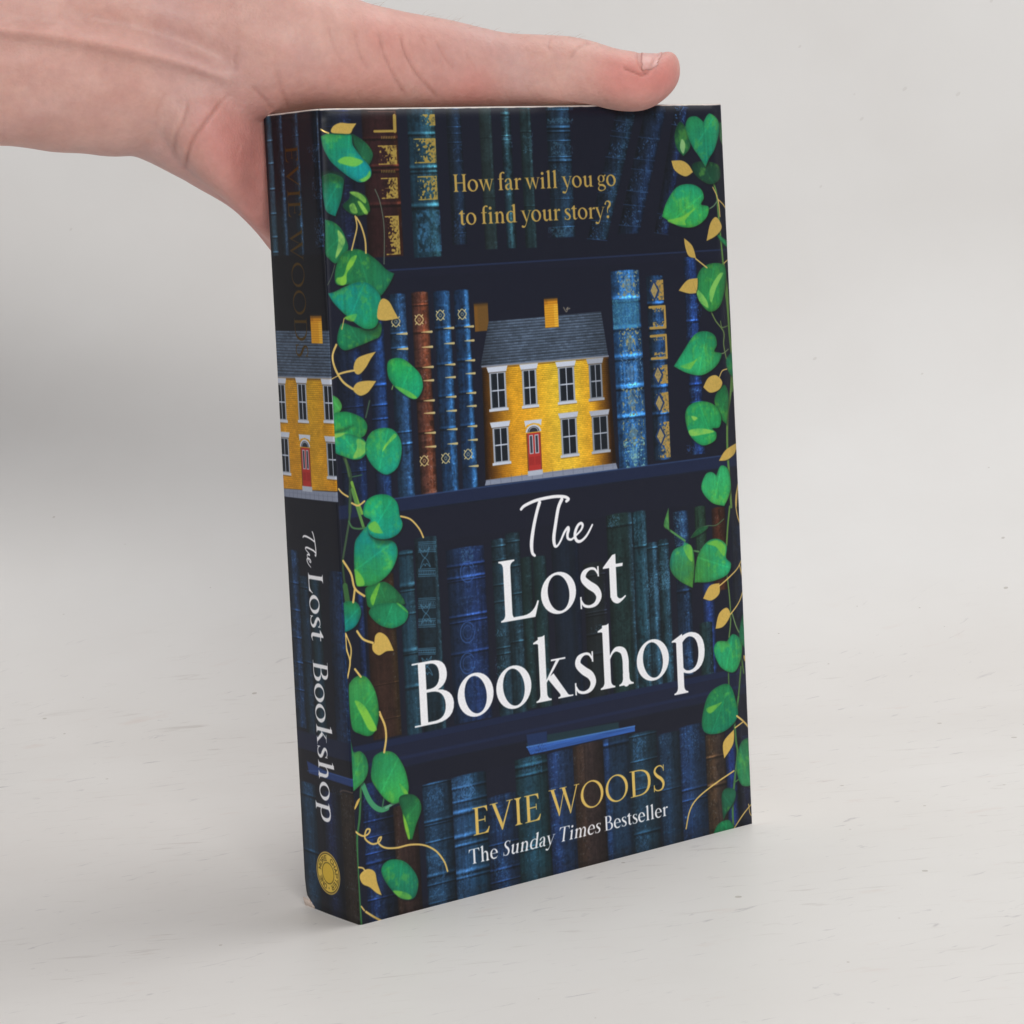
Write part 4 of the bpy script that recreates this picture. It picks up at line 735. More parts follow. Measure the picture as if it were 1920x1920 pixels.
def ink_ops(ops, M, c, foil, feather, sc):
    """rasterise a glyph: M maps glyph units to (u,v) mm"""
    pts = [M(np.array([q[:2] for q in op[1]], float)) for op in ops if len(op[1])]
    allp = to_px(np.vstack(pts)); m = 14 * sc * PX
    a, b, cc, d = win(allp[:, 0].min(), allp[:, 1].min(), allp[:, 0].max(), allp[:, 1].max(), m * .6 + 2)
    if a >= b or cc >= d: return
    yy, xx = np.mgrid[cc:d, a:b].astype(np.float32) + .5; cv = np.zeros(xx.shape, np.float32)
    for op in ops:
        if not len(op[1]): continue
        if op[0] == 'b':
            q = smooth([tuple(t) for t in op[1]], 5, False); p = to_px(M(q[:, :2])); w = q[:, 2] * sc * PX / 2
            s = np.full(xx.shape, 1e6, np.float32)
            for i in range(len(p) - 1):
                x0, y0 = p[i]; ex, ey = p[i + 1] - p[i]; L = ex * ex + ey * ey + 1e-9
                t = np.clip(((xx - x0) * ex + (yy - y0) * ey) / L, 0, 1)
                s = np.minimum(s, np.hypot(xx - x0 - t * ex, yy - y0 - t * ey) - (w[i] + t * (w[i + 1] - w[i])))
        else: s = sdf_poly(to_px(M(np.array(op[1], float))), xx, yy)
        k = np.clip(.5 - s / feather, 0, 1)
        cv = np.maximum(cv, k) if op[0] != '-' else cv * (1 - k)
    blend((slice(cc, d), slice(a, b)), cv, c, foil)

def text(s, u0, v0, u1, cap, c, foil=0., w=13.5, h=4., xh=66, asc=106, ital=None, space=28, down=False, track=0, shadow=0., nar=1.):
    """set s from u0 to u1 on baseline v0 (down=True: along the spine, top to bottom, u0/u1 are heights, v0 is u)"""
    g = []; x = 0
    for i, ch in enumerate(s):
        if ch == ' ': x += space; continue
        adv, ops = glyph(ch, w, h, xh, asc); g.append((x, ops, ital and ital[0] <= i < ital[1])); x += adv + track
    x -= track
    sc = cap / 100.; sx = (abs(u1 - u0)) / x
    for gx, ops, it in g:
        def M(q, gx=gx, it=it):
            X = (q[:, 0] + gx) * sx + (q[:, 1] * .2 * sc if it else 0); Y = q[:, 1] * sc
            return np.stack([v0 + Y, u0 - X], 1) if down else np.stack([u0 + X, v0 + Y], 1)
        if shadow: ink_ops(ops, lambda q, M=M: M(q) + np.array([.15, -.2]), (12, 14, 22), 0., 4., sc)
        ink_ops(ops, M, c, foil, 1.1, sc)
WHT = (232, 232, 236)
a = pc(6, 258, 922); b = pc(6, 1078, 780); text('Lost', a[0], a[1], b[0], 15.6, WHT, w=13.2, h=4.6)
a = pc(0, 777, 1361); b = pc(0, 1325, 1240); text('Bookshop', a[0], pc(6, 1010, 1332)[1], b[0], 15.9, WHT, w=13.2, h=4.6)
a = pc(2, 153, 560); b = pc(2, 1100, 520); text('How far will you go', a[0], a[1] + .1, b[0], 4.35, (214, 180, 98), .85, w=14.6, h=6.6, xh=67, space=26)
a = pc(2, 188, 752); b = pc(2, 1073, 700); text('to find your story?', a[0], a[1] + .1, b[0], 4.35, (214, 180, 98), .85, w=14.6, h=6.6, xh=67, space=26)
a = pc(8, 92, 905); b = pc(8, 1310, 610); text('EVIE WOODS', a[0], a[1] + .15, b[0], 7.0, (236, 202, 112), .85, w=11.6, h=4.6, space=30, track=4)
a = pc(8, 66, 1088); b = pc(8, 1322, 770); text('The Sunday Times Bestseller', a[0], a[1] + .15, b[0], 3.8, WHT, w=14, h=6, ital=(4, 16), space=33)
def script(map_, w, c, a=1.):
    for p, ws in [([520, 145, 503, 205, 483, 300, 470, 400, 474, 465, 490, 486], (1., .95, 1., 1.1, .9, .7)),
                  ([402, 188, 425, 165, 490, 134, 560, 116, 625, 106, 680, 108, 706, 122, 692, 136], (.75, .8, .8, .8, .8, .8, .75, .8)),
                  ([662, 125, 640, 180, 622, 290, 612, 370, 618, 420, 634, 424, 655, 392, 680, 335, 702, 306, 706, 320, 699, 350, 703, 376, 725, 382, 752, 358, 785, 322, 796, 292, 786, 278, 766, 292, 750, 330, 748, 368, 765, 394, 792, 388, 825, 352, 858, 288], (1., 1., 1., 1.05, .9, .6, .6, .7, .8, .85, .85, .75, .6, .55, .6, .75, .75, .8, .9, .9, .85, .7, .65, .5))]:
        q = [map_(p[i], p[i + 1]) + (ws[i // 2],) for i in range(0, len(p), 2)]
        q = smooth(q, 6, False); r = cov_brush(q[:, :2], q[:, 2] * w, 1.2); blend(r[0], r[1] * a, c)
script(lambda x, y: tuple(pc(6, x, y)), 1.05, WHT)

# ================================================================ spine
FRONT_KEEP = (ART[:, int(T * PX) + 1:].copy(), FOIL[:, int(T * PX) + 1:].copy())
def bs(k, x0, y0, x1, y1, c, hc, **kw): return bk(k, x0, y0, x1, y1, c, hc, spine=True, **kw)
rect(-T, -1, 0, 199, (19, 22, 31), 2)
vbk = pc(1, 160, 1370, True)[1]
for k, x0, y0, x1, y1, c, hc, kw in [
    (1, 82, 175, 200, 1370, (34, 54, 74), (66, 98, 126), dict(hp=.55, sharp=.5, tex=.7, by=[(385, .2, .9), (580, .2, .9), (800, .2, .9), (1010, .2, .9), (1210, .2, .9), (1340, .2, .9)])),
    (1, 165, 150, 290, 1370, (22, 32, 50), (60, 90, 124), dict(hp=.80, sharp=.26, tex=1.4)),
    (1, 300, 140, 425, 1370, (22, 32, 50), (60, 92, 128), dict(hp=.8, sharp=.2, tex=1.4, by=[(345, .1, .8)])),
    (1, 470, 125, 580, 1310, (17, 20, 34), (34, 56, 88), dict(hp=.9, sharp=.12, tex=1.4, by=[(420, .1, 1.), (570, .1, 1.), (885, .1, 1.), (1290, .2, 1.), (1200, .1, 1.)])),
]: bs(k, x0, y0, x1, y1, c, hc, **kw)
for x, y0, y1, dn, s in [(475, 420, 560, .36, 1), (480, 700, 880, .34, 2), (500, 1050, 1300, .42, 3), (440, 440, 480, .3, 4)]:
    u0, v0, u1, v1 = R2(1, x, y0, x + 90, y1, True); ornament(u0, v0, u1, v1, (70, 104, 146), dn, 0, .55, s + 200, 0., False)
rect(-T, pc(3, 150, 500, True)[1], -.3, vbk, (17, 18, 24), 3)
house(3, True, [160, 862, 596, 872, 640, 1760, 200, 1735], [150, 502, 150, 502, 583, 500, 600, 868, 160, 858], [(440, 385, 512, 600, 1.)],
      [(168, 925, 235, 1192, 1.), (335, 922, 402, 1195, 1.), (533, 935, 602, 1198, 1.), (195, 1345, 262, 1605, 1.), (560, 1382, 640, 1640, .95)],
      (356, 1340, 436, 1725), [215, 1798, 650, 1845, 640, 1765, 200, 1735], False)
v = pc(5, 140, 110, True)[1]
rect(-T, v - 12, 0, pc(3, 215, 1800, True)[1], (20, 22, 32), 2)
rect(-T, -1, 0, v - 11, (19, 22, 33), 4)
for k, x0, y0, x1, y1, c, hc, kw in [
    (5, 170, 478, 270, 1930, (22, 38, 66), (44, 78, 128), dict(hp=.55, tex=1.2, by=[(740, .2, .7), (960, .2, .7), (1180, .2, .7), (1380, .2, .8), (1600, .2, .7)])),
    (5, 265, 690, 350, 2050, (22, 38, 60), (44, 74, 108), dict(hp=.7, tex=.8, by=[(780, .2, .6), (1380, .2, .6)])),
    (5, 355, 705, 440, 2050, (22, 42, 60), (40, 72, 100), dict(hp=.6, tex=.7)),
    (5, 500, 650, 640, 2100, (22, 36, 70), (44, 74, 130), dict(hp=.8, tex=1.1, sharp=.3)),
]: bs(k, x0, y0, x1, y1, c, hc, **kw)
for x, y0, y1, dn, s in [(200, 490, 600, .4, 1), (200, 980, 1160, .4, 2), (210, 1390, 1560, .4, 3), (225, 1600, 1780, .35, 4), (270, 700, 760, .35, 5)]:
    u0, v0, u1, v1 = R2(5, x, y0, x + 48, y1, True); ornament(u0, v0, u1, v1, (66, 104, 156), dn, 0, .5, s + 230, 0., False)
rect(-T, pc(7, 90, 300, True)[1], 0, pc(7, 70, 125, True)[1], (22, 30, 54), 4)
rect(-T, pc(7, 90, 620, True)[1], 0, pc(7, 90, 280, True)[1], (20, 22, 32), 3)
fill(tr(7, [165, 395, 330, 480, 560, 560, 560, 625, 330, 545, 185, 500], True), (36, 58, 108), 3)
line(tr(7, [170, 480, 330, 492, 555, 560], True), .3, (58, 88, 146), .6)
for k, x0, y0, x1, y1, c, hc, kw in [
    (7, 105, 560, 240, 1900, (26, 50, 84), (42, 78, 112), dict(hp=.5, tex=.8, by=[(1130, .3, .7), (660, .3, .5)])),
    (7, 290, 640, 440, 1900, (22, 28, 50), (34, 46, 96), dict(hp=.45, tex=.8)),
    (7, 448, 655, 620, 1990, (40, 37, 37), (56, 50, 46), dict(hp=.3, tex=.9, sharp=.5)),
]: bs(k, x0, y0, x1, y1, c, hc, **kw)
for x, y0, y1, dn, s in [(130, 570, 700, .4, 1), (380, 610, 700, .3, 2)]:
    u0, v0, u1, v1 = R2(7, x, y0, x + 90, y1, True); ornament(u0, v0, u1, v1, (50, 84, 130), dn, 0, .55, s + 260, 0., False)
line(tr(7, [450, 660, 480, 650, 552, 672], True), .4, (96, 80, 70), .7)
# spine lettering, reading from top to bottom
ub = pc(5, 352, 720, True)[0]
def sm(x, y):   # the script word turned a quarter
    p = pc(5, 304, 345, True); return (p[0] + (486 - y) * .0148 * 1.0 - 0.2, p[1] + .6 - (x - 402) * .0195)
script(sm, .5, WHT)
text('Lost', pc(5, 340, 655, True)[1], ub - .3, pc(5, 440, 1240, True)[1], 6.6, WHT, w=14, h=5, down=True)
text('Bookshop', pc(5, 380, 1378, True)[1], ub - .25, pc(7, 355, 935, True)[1], 6.6, WHT, w=14, h=5, down=True)
text('EVIE WOODS', pc(1, 290, 425, True)[1], pc(1, 255, 440, True)[0], pc(3, 360, 715, True)[1], 5.6, (86, 66, 34), .95, w=11, h=4.5, down=True, track=6, space=34)  # gold foil coloured dark: its dim reflection is painted into the print
# publisher's round badge
bu, bv = pc(7, 350, 1357, True)
th = np.linspace(0, 2 * np.pi, 48, endpoint=False)
GBD = (222, 190, 84)
for r_, c_, fo in [(5.35, (206, 176, 92), .6), (5.0, (70, 58, 20), 0.), (4.75, GBD, .3), (2.75, (92, 76, 24), 0.), (2.5, (214, 180, 64), .3)]:
    fill([(bu + r_ * np.cos(t), bv + r_ * np.sin(t)) for t in th], c_, 1.2, 1., fo)
SANS = {'O': [[(0, .5), (.15, .95), (.5, 1), (.85, .95), (1, .5), (.85, .05), (.5, 0), (.15, .05), (0, .5)]], 'N': [[(0, 0), (0, 1)], [(0, 1), (1, 0)], [(1, 0), (1, 1)]], 'E': [[(.9, 1), (0, 1)], [(0, 1), (0, 0)], [(0, 0), (.9, 0)], [(0, .5), (.75, .5)]],
        'M': [[(0, 0), (0, 1)], [(0, 1), (.5, .3)], [(.5, .3), (1, 1)], [(1, 1), (1, 0)]], 'R': [[(0, 0), (0, 1)], [(0, 1), (.8, .95), (.8, .55), (0, .5)], [(.35, .5), (.95, 0)]], 'C': [[(1, .85), (.5, 1), (.05, .5), (.5, 0), (1, .15)]],
        'H': [[(0, 0), (0, 1)], [(1, 0), (1, 1)], [(0, .5), (1, .5)]], 'A': [[(0, 0), (.5, 1)], [(.5, 1), (1, 0)], [(.2, .4), (.8, .4)]], 'P': [[(0, 0), (0, 1)], [(0, 1), (.85, .95), (.85, .5), (0, .45)]], 'T': [[(0, 1), (1, 1)], [(.5, 1), (.5, 0)]]}
msg = 'ONE MORE CHAPTER'
for i, ch in enumerate(msg):
    if ch == ' ': continue
    ang = np.radians(247 - i * 20.6)
    for st in SANS[ch]:
        q = []
        for (x, y) in st:
            rr = 3.2 + 1.1 * y; tt = ang - (x - .5) * .95 / 3.7; q.append((bu + rr * np.cos(tt), bv + rr * np.sin(tt)))
        line(q, .24, (84, 70, 22), .95, n=4)
fill(ell(bu + .1, bv - 3.75, .2, .2), (84, 70, 22))
ART[:, int(T * PX) + 1:], FOIL[:, int(T * PX) + 1:] = FRONT_KEEP
# wear: bare card along the trimmed top edge and at the knocked bottom corner
e = (.34 + .07 * (vnoise(2., 2., 50, 2)[0] - .5) * 2)
vv = (np.arange(AH) / PX)[:, None]
m = np.clip((e[None, :] - vv[:8]) * PX, 0, 1); ART[:8] = ART[:8] * (1 - m[..., None]) + col((226, 214, 204)) * m[..., None]; FOIL[:8] *= (1 - m)
uu = np.arange(AW) / PX; m = np.clip((.22 + .1 * vnoise(2, 2, 51, 2)[:, :1] - (T + W - uu)[None, -6:]) * PX, 0, 1)
ART[:, -6:] = ART[:, -6:] * (1 - m[..., None]) + col((206, 200, 200)) * m[..., None]; FOIL[:, -6:] *= (1 - m)
fill(tr(7, [130, 1560, 175, 1588, 200, 1610, 215, 1650, 225, 1680, 100, 1660], True), (206, 176, 156), 2.5)
fill(tr(7, [190, 1605, 203, 1612, 214, 1648, 196, 1640], True), (236, 228, 222), 2)
shade_clip()
def soften(A, k=.22):
    for ax in (0, 1): A = A * (1 - 2 * k) + k * (np.roll(A, 1, ax) + np.roll(A, -1, ax))
    return A
ART = soften(ART)

# ================================================================ setting: table top that sweeps up into the backdrop
FW = np.array([-CM[0, 2], -CM[1, 2], 0]); FW /= np.linalg.norm(FW); RT = np.array([FW[1], -FW[0], 0])
C0 = np.array([CC[0], CC[1], 0.])
def sweep_profile():
    pr = [(-400, 0.), (0, 0.), (300, 0.), (500, 0.)]
    pr += [(500 + i * 26, 0.) for i in range(1, 11)]
    R = 190.; d0 = 760.
    pr += [(d0 + R * math.sin(a), R * (1 - math.cos(a))) for a in np.linspace(0, math.radians(84), 28)]
    d1, z1 = pr[-1]
    for k in range(1, 16): pr.append((d1 + k * 80 * math.cos(math.radians(84)), z1 + k * 80 * math.sin(math.radians(84))))
    return pr
def sheet(pr, x0, x1, nx, name, mat):
    V = []; F = []
    for (d, z) in pr:
        for i in range(nx + 1): V.append(C0 + FW * d + RT * (x0 + (x1 - x0) * i / nx) + np.array([0, 0, z]))
    for j in range(len(pr) - 1):
        for i in range(nx): a = j * (nx + 1) + i; F.append((a, a + 1, a + nx + 2, a + nx + 1))
    o = link(name, mesh(name, V, F), mat); o['kind'] = 'structure'; return o
def board_material(name):
    m = NT(name); tc = m.n('ShaderNodeTexCoord'); P = tc.outputs['Object']
    def mapped(sx, sy, sz, ang):
        q = m.n('ShaderNodeMapping'); q.vector_type = 'TEXTURE'
        q.inputs['Rotation'].default_value = (0, 0, ang); q.inputs['Scale'].default_value = (sx, sy, sz); m.l(P, q.inputs['Vector']); return q.outputs[0]
    yaw = math.atan2(RT[1], RT[0])
    st = mapped(.020, .0030, .02, yaw + .10); st2 = mapped(.012, .0026, .02, yaw + .5); pt = mapped(.002, .002, .002, yaw)
    geo = m.n('ShaderNodeSeparateXYZ'); m.l(P, geo.inputs[0]); hgt = geo.outputs[2]
    low = m.n('ShaderNodeMapRange'); m.l(hgt, low.inputs[0]); low.inputs[1].default_value = .0; low.inputs[2].default_value = .035; low.inputs[3].default_value = 1; low.inputs[4].default_value = 0
    base = m.ramp(m.noise(P, 7, 3), [(.3, (.80, .785, .77)), (.7, (.84, .832, .82))])
    cl = m.ramp(m.noise(mapped(.10, .07, .1, yaw + .1), 1., 4), [(.35, (.965, .96, .955)), (.65, (1., 1., 1.))])
    base = m.mix(1., base, cl, 'MULTIPLY')
    s1 = m.ramp(m.noise(st, 1., 5, .62, .5), [(.60, (0, 0, 0)), (.72, (1, 1, 1))])
    s2 = m.ramp(m.noise(st2, 1., 4, .6, .8), [(.64, (0, 0, 0)), (.74, (1, 1, 1))])
    pt2 = m.ramp(m.noise(P, 16, 3), [(.42, (0, 0, 0)), (.62, (1, 1, 1))]); s1 = m.math('MULTIPLY', m.math('MULTIPLY', s1, pt2), low.outputs[0]); s2 = m.math('MULTIPLY', s2, low.outputs[0])
    c = m.mix(m.math('MULTIPLY', s1, .55), base, (.50, .46, .43)); c = m.mix(m.math('MULTIPLY', s2, .55), c, (.42, .40, .42))
    # small stains: sparse dots
    sx = m.n('ShaderNodeCombineXYZ'); m.l(geo.outputs[0], sx.inputs[0]); m.l(m.math('ADD', geo.outputs[1], hgt), sx.inputs[1])
    vo = m.n('ShaderNodeTexVoronoi'); vo.voronoi_dimensions = '2D'; vo.inputs['Scale'].default_value = 62; m.l(sx.outputs[0], vo.inputs['Vector'])
    vo.inputs['Randomness'].default_value = 1
    sep = m.n('ShaderNodeSeparateColor'); m.l(vo.outputs['Color'], sep.inputs[0])
    pick = m.math('GREATER_THAN', sep.outputs[0], .84)
    rad = m.math('MULTIPLY', m.math('MULTIPLY', sep.outputs[1], sep.outputs[1]), .05)
    dj = m.math('ADD', vo.outputs['Distance'], m.math('MULTIPLY', m.noise(P, 900, 2), .03))
    dot = m.math('MULTIPLY', pick, m.math('LESS_THAN', dj, m.math('ADD', rad, .020)))
    far = m.n('ShaderNodeMapRange'); m.l(hgt, far.inputs[0]); far.inputs[1].default_value = .02; far.inputs[2].default_value = .12; far.inputs[3].default_value = .6; far.inputs[4].default_value = .18
    c = m.mix(m.math('MULTIPLY', dot, far.outputs[0]), c, (.42, .38, .34))
    c = m.mix(low.outputs[0], c, m.mix(1., c, (.985, .97, .955), 'MULTIPLY'))
    pk = m.ramp(m.noise(mapped(.022, .008, .03, yaw + .3), 1., 4, .6), [(.63, (0, 0, 0)), (.80, (1, 1, 1))])
    c = m.mix(m.math('MULTIPLY', m.math('MULTIPLY', pk, low.outputs[0]), .35), c, (.66, .52, .46))
    m.l(c, m.b.inputs['Base Color'])
    rg = m.ramp(m.noise(P, 12, 4), [(.3, (.41, .41, .41)), (.7, (.46, .46, .46))])
    hi = m.n('ShaderNodeMapRange'); m.l(hgt, hi.inputs[0]); hi.inputs[1].default_value = .0; hi.inputs[2].default_value = .05; hi.inputs[3].default_value = 0; hi.inputs[4].default_value = .3
    m.l(m.math('ADD', rg, hi.outputs[0]), m.b.inputs['Roughness'])
    m.b.inputs['IOR'].default_value = 1.38
    bh = m.math('ADD', m.math('MULTIPLY', m.noise(st, 1., 5, .6), 1.), m.math('MULTIPLY', m.noise(pt, 1., 3), .3))
    m.l(m.bump(bh, .14, .0003).outputs[0], m.b.inputs['Normal'])
    return m.m
BOARD = board_material('white_painted_board')
pr = sweep_profile(); k0 = next(i for i, q in enumerate(pr) if q[0] >= 760 - 1e-6)
sheet(pr[:k0 + 1], -1300, 1300, 40, 'table_top', BOARD)
sheet(pr[k0:], -1300, 1300, 40, 'backdrop', BOARD)

# ================================================================ the paperback
img = bpy.data.images.new('cover_print', AW, AH, alpha=False)
buf = np.ones((AH, AW, 4), np.float32); buf[..., :3] = np.clip(ART[::-1], 0, 1); img.pixels.foreach_set(buf.ravel()); img.update(); img.pack()
fim = bpy.data.images.new('foil_mask', AW, AH, alpha=False); fim.colorspace_settings.name = 'Non-Color'
buf[..., :3] = FOIL[::-1, :, None]; fim.pixels.foreach_set(buf.ravel()); fim.update(); fim.pack()
def cover_material():
    m = NT('printed_laminated_card'); uv = m.n('ShaderNodeUVMap').outputs[0]; P = m.n('ShaderNodeTexCoord').outputs['Object']
    def im(i): q = m.n('ShaderNodeTexImage'); q.image = i; q.interpolation = 'Cubic'; q.extension = 'EXTEND'; m.l(uv, q.inputs[0]); return q.outputs[0]
    c = im(img); f = im(fim)
    g = m.mix(1., c, m.ramp(m.noise(P, 2500, 2), [(.3, (.96, .96, .96)), (.7, (1.05, 1.05, 1.05))]), 'MULTIPLY')
    m.l(m.mix(1., g, (1.10, 1.10, 1.10), 'MULTIPLY'), m.b.inputs['Base Color'])
    m.l(m.math('MULTIPLY', f, .8), m.b.inputs['Metallic'])
    rn = m.noise(P, 60, 3); r = m.math('ADD', m.math('MULTIPLY', rn, .10), .42)
    m.l(m.math('SUBTRACT', r, m.math('MULTIPLY', f, .08)), m.b.inputs['Roughness'])
    m.b.inputs['IOR'].default_value = 1.4; m.b.inputs['Specular IOR Level'].default_value = .36
    b1 = m.bump(m.noise(P, 45, 2), .12, .0006); b2 = m.bump(m.math('ADD', m.noise(P, 1600, 2), m.math('MULTIPLY', f, .5)), .12, .00006); m.l(b1.outputs[0], b2.inputs['Normal'])
    m.l(b2.outputs[0], m.b.inputs['Normal']); return m.m
COVER = cover_material()
def plain(name, c, rough=.7, noise_scale=400, amp=.06):
    m = NT(name); P = m.n('ShaderNodeTexCoord').outputs['Object']
    m.l(m.mix(1., c, m.ramp(m.noise(P, noise_scale, 4), [(.3, (1 - amp,) * 3), (.7, (1, 1, 1))]), 'MULTIPLY'), m.b.inputs['Base Color'])
    m.b.inputs['Roughness'].default_value = rough; return m.m
CARD = plain('raw_card_edge', (.78, .74, .70)); PAPER = plain('book_paper', (.74, .70, .62), .85, 900, .12)
book_e = bpy.data.objects.new('paperback_book', None); COL.objects.link(book_e)
book_e['label'] = 'thick dark blue paperback standing upright, ivy and a yellow house printed on its cover'
book_e['category'] = 'book'
TH = .42
NZ = 60
def rad(z):    # the spine corner is crisp at the foot and softened by handling at the head
    return 0.9 + 3.0 * max(0., (z - 120) / 78.) ** 2
def wave(x, z): return .25 * math.sin(x / 38. + z / 70.) * math.sin(z / 61.) * min(1, x / 25.)
def outline(z, part):
    """list of (x, y, nx, ny, u) along the cover in plan view"""
    r = rad(z); o = []
    if part == 'front_cover':
        for k in range(5): a = math.radians(45 * k / 4); o.append((r - r * math.cos(math.radians(45) + a), r - r * math.sin(math.radians(45) + a), -math.cos(math.radians(45) + a), -math.sin(math.radians(45) + a), r * (k / 4)))
        for x in np.linspace(r, W, 34)[1:]: o.append((x, wave(x - r, z), 0, -1, x))
    elif part == 'spine':
        r2 = .9
        for k in range(7): a = math.radians(90 * k / 6); o.append((r2 - r2 * math.sin(a), T - r2 + r2 * math.cos(a), -math.sin(a), math.cos(a), -T + r2 * (k / 6) * .98))
        for y in np.linspace(T - r2, r, 12)[1:]: o.append((-.22 * math.sin(math.pi * (y - r) / (T - r)) , y, -1, 0, -y))
        for k in range(1, 5): a = math.radians(45 * k / 4); o.append((r - r * math.cos(a), r - r * math.sin(a), -math.cos(a), -math.sin(a), -r + r * (k / 4)))
    return o
def cover_part(name):
    V = []; F = []; UV = []; zs = list(np.linspace(0, H, NZ)); cols = None
    for z in zs:
        ol = outline(z, name); cols = len(ol)
        for (x, y, nx, ny, u) in ol:
            if name == 'spine':      # knocked lower back corner
                dz = max(0, 1 - math.hypot(u + T, z * .9) / 4.2); x += .9 * dz; z2 = z + .6 * dz
            else: z2 = z
            V.append((x, y, z2)); UV.append(((u + T) / (W + T), z / H))
    n = len(V)
    for j, z in enumerate(zs):
        for (x, y, nx, ny, u) in outline(z, name): V.append((x - nx * TH, y - ny * TH, z))
    idx = lambda j, i, s: s * n + j * cols + i
    mats = []
    for j in range(NZ - 1):
        for i in range(cols - 1):
            F.append((idx(j, i, 0), idx(j, i + 1, 0), idx(j + 1, i + 1, 0), idx(j + 1, i, 0))); mats.append(0)
            F.append((idx(j, i, 1), idx(j + 1, i, 1), idx(j + 1, i + 1, 1), idx(j, i + 1, 1))); mats.append(1)
    for i in range(cols - 1):
        F.append((idx(0, i, 1), idx(0, i + 1, 1), idx(0, i + 1, 0), idx(0, i, 0))); mats.append(1)
        k = NZ - 1; F.append((idx(k, i, 0), idx(k, i + 1, 0), idx(k, i + 1, 1), idx(k, i, 1))); mats.append(1)
    for j in range(NZ - 1):
        i = cols - 1; F.append((idx(j, i, 0), idx(j, i, 1), idx(j + 1, i, 1), idx(j + 1, i, 0))); mats.append(1)
        F.append((idx(j, 0, 1), idx(j, 0, 0), idx(j + 1, 0, 0), idx(j + 1, 0, 1))); mats.append(1)
    me = mesh(name, V, F); me.materials.append(COVER); me.materials.append(CARD)
    me.polygons.foreach_set('material_index', mats)
    me.polygons.foreach_set('use_smooth', [q == 0 for q in mats])
    uvl = me.uv_layers.new(name='UVMap')
    full = UV + UV
    uvl.data.foreach_set('uv', np.array([full[l.vertex_index] for l in me.loops], np.float32).ravel())
    o = link(name, me, None, book_e); return o
cover_part('front_cover'); cover_part('spine')
def prism(name, x0, y0, z0, x1, y1, z1, mat, parent, bev=.0):
    bm = bmesh.new(); bmesh.ops.create_cube(bm, size=1)
    for v in bm.verts: v.co = Vector(((x0 + x1) / 2 + v.co.x * (x1 - x0), (y0 + y1) / 2 + v.co.y * (y1 - y0), (z0 + z1) / 2 + v.co.z * (z1 - z0))) * MM
    if bev: bmesh.ops.bevel(bm, geom=bm.edges[:], offset=bev * MM, segments=2, affect='EDGES')
    me = bpy.data.meshes.new(name); bm.to_mesh(me); bm.free(); return link(name, me, mat, parent)
BACK = plain('dark_blue_back_print', (.016, .022, .05), .45)
prism('back_cover', .95, T - TH, .0, W, T, H, BACK, book_e, .1)
# page block: leaves fanned by fractions of a millimetre, so head, foot and fore edge are grooved
V = []; F = []; NL = 120; rp = np.random.RandomState(3)
y0, y1 = TH + .35, T - TH - .05
for i in range(NL):
    a = y0 + (y1 - y0) * i / NL; b = y0 + (y1 - y0) * (i + .86) / NL
    e = rp.uniform(0, .28); t = rp.uniform(0, .14); k = len(V)
    xl = 1.2 if 4.5 < a < T - 2 else 3.2
    for (x, z) in ((xl, .15 + t), (W - .25 - e, .15 + t), (W - .25 - e, H - .15 - t), (xl, H - .15 - t)): V += [(x, a, z), (x, b, z)]
    for q in range(4): c0 = k + 2 * q; c1 = k + 2 * ((q + 1) % 4); F.append((c0, c1, c1 + 1, c0 + 1))
    F.append((k, k + 6, k + 4, k + 2)); F.append((k + 1, k + 3, k + 5, k + 7))
link('page_block', mesh('page_block', V, F, False), PAPER, book_e)
# chipped card at the knocked corner of the spine
V = []; F = []; rc = np.random.RandomState(11); n = 14
for i in range(n):
    a = i / (n - 1); V.append((-.12 + .1 * rc.rand(), T - .2 - 5.0 * a, -.0)); V.append((-.30 - .15 * rc.rand(), T + .3 - 5.2 * a, .25 + 2.0 * (1 - a) ** 1.3 * rc.uniform(.7, 1.1))); V.append((.35, T - .3 - 5.0 * a, .5 + 1.2 * (1 - a)))
for i in range(n - 1):
    for q in range(2): k = i * 3 + q; F.append((k, k + 3, k + 4, k + 1))
chip = link('chipped_corner', mesh('chipped_corner', V, F), plain('bare_card_fibre', (.72, .60, .52), .9, 1500, .3), book_e)
chip['label'] = 'chipped pale card at the lower back corner of the spine'

# ================================================================ the hand on top of the book
def loft(secs, n=40, cap=5, power=2.2):
    """secs: (px, py_top, py_bottom, depth, half depth mm); sections stand upright in the picture plane direction"""
    S = np.array(secs, float); m = len(S)
    t = np.arange(m); tt = np.linspace(0, m - 1, (m - 1) * 6 + 1)
    P = np.array([[_cr(S[:, c], x) for c in range(5)] for x in tt])
    rings = []
    for (px, a, b, d, hd) in P:
        top = at_depth(px, a, d); bot = at_depth(px, b, d); c = (top + bot) / 2; up = (top - bot) / 2
        dp = -CM[:, 2] * hd; th = np.linspace(0, 2 * np.pi, n, endpoint=False)
        ct, s_ = np.cos(th), np.sin(th); e = 2 / power
        rings.append(c + np.outer(np.sign(ct) * np.abs(ct) ** e, up) + np.outer(np.sign(s_) * np.abs(s_) ** e, dp))
    V = []; F = []
    for r in rings: V += list(r)
    for j in range(len(rings) - 1):
        for i in range(n): F.append((j * n + i, j * n + (i + 1) % n, (j + 1) * n + (i + 1) % n, (j + 1) * n + i))
    for j, rev in ((0, True), (len(rings) - 1, False)):
        V.append(rings[j].mean(0)); k = len(V) - 1
        for i in range(n):
            a, b = j * n + i, j * n + (i + 1) % n; F.append((a, k, b) if rev else (a, b, k))
    return V, F
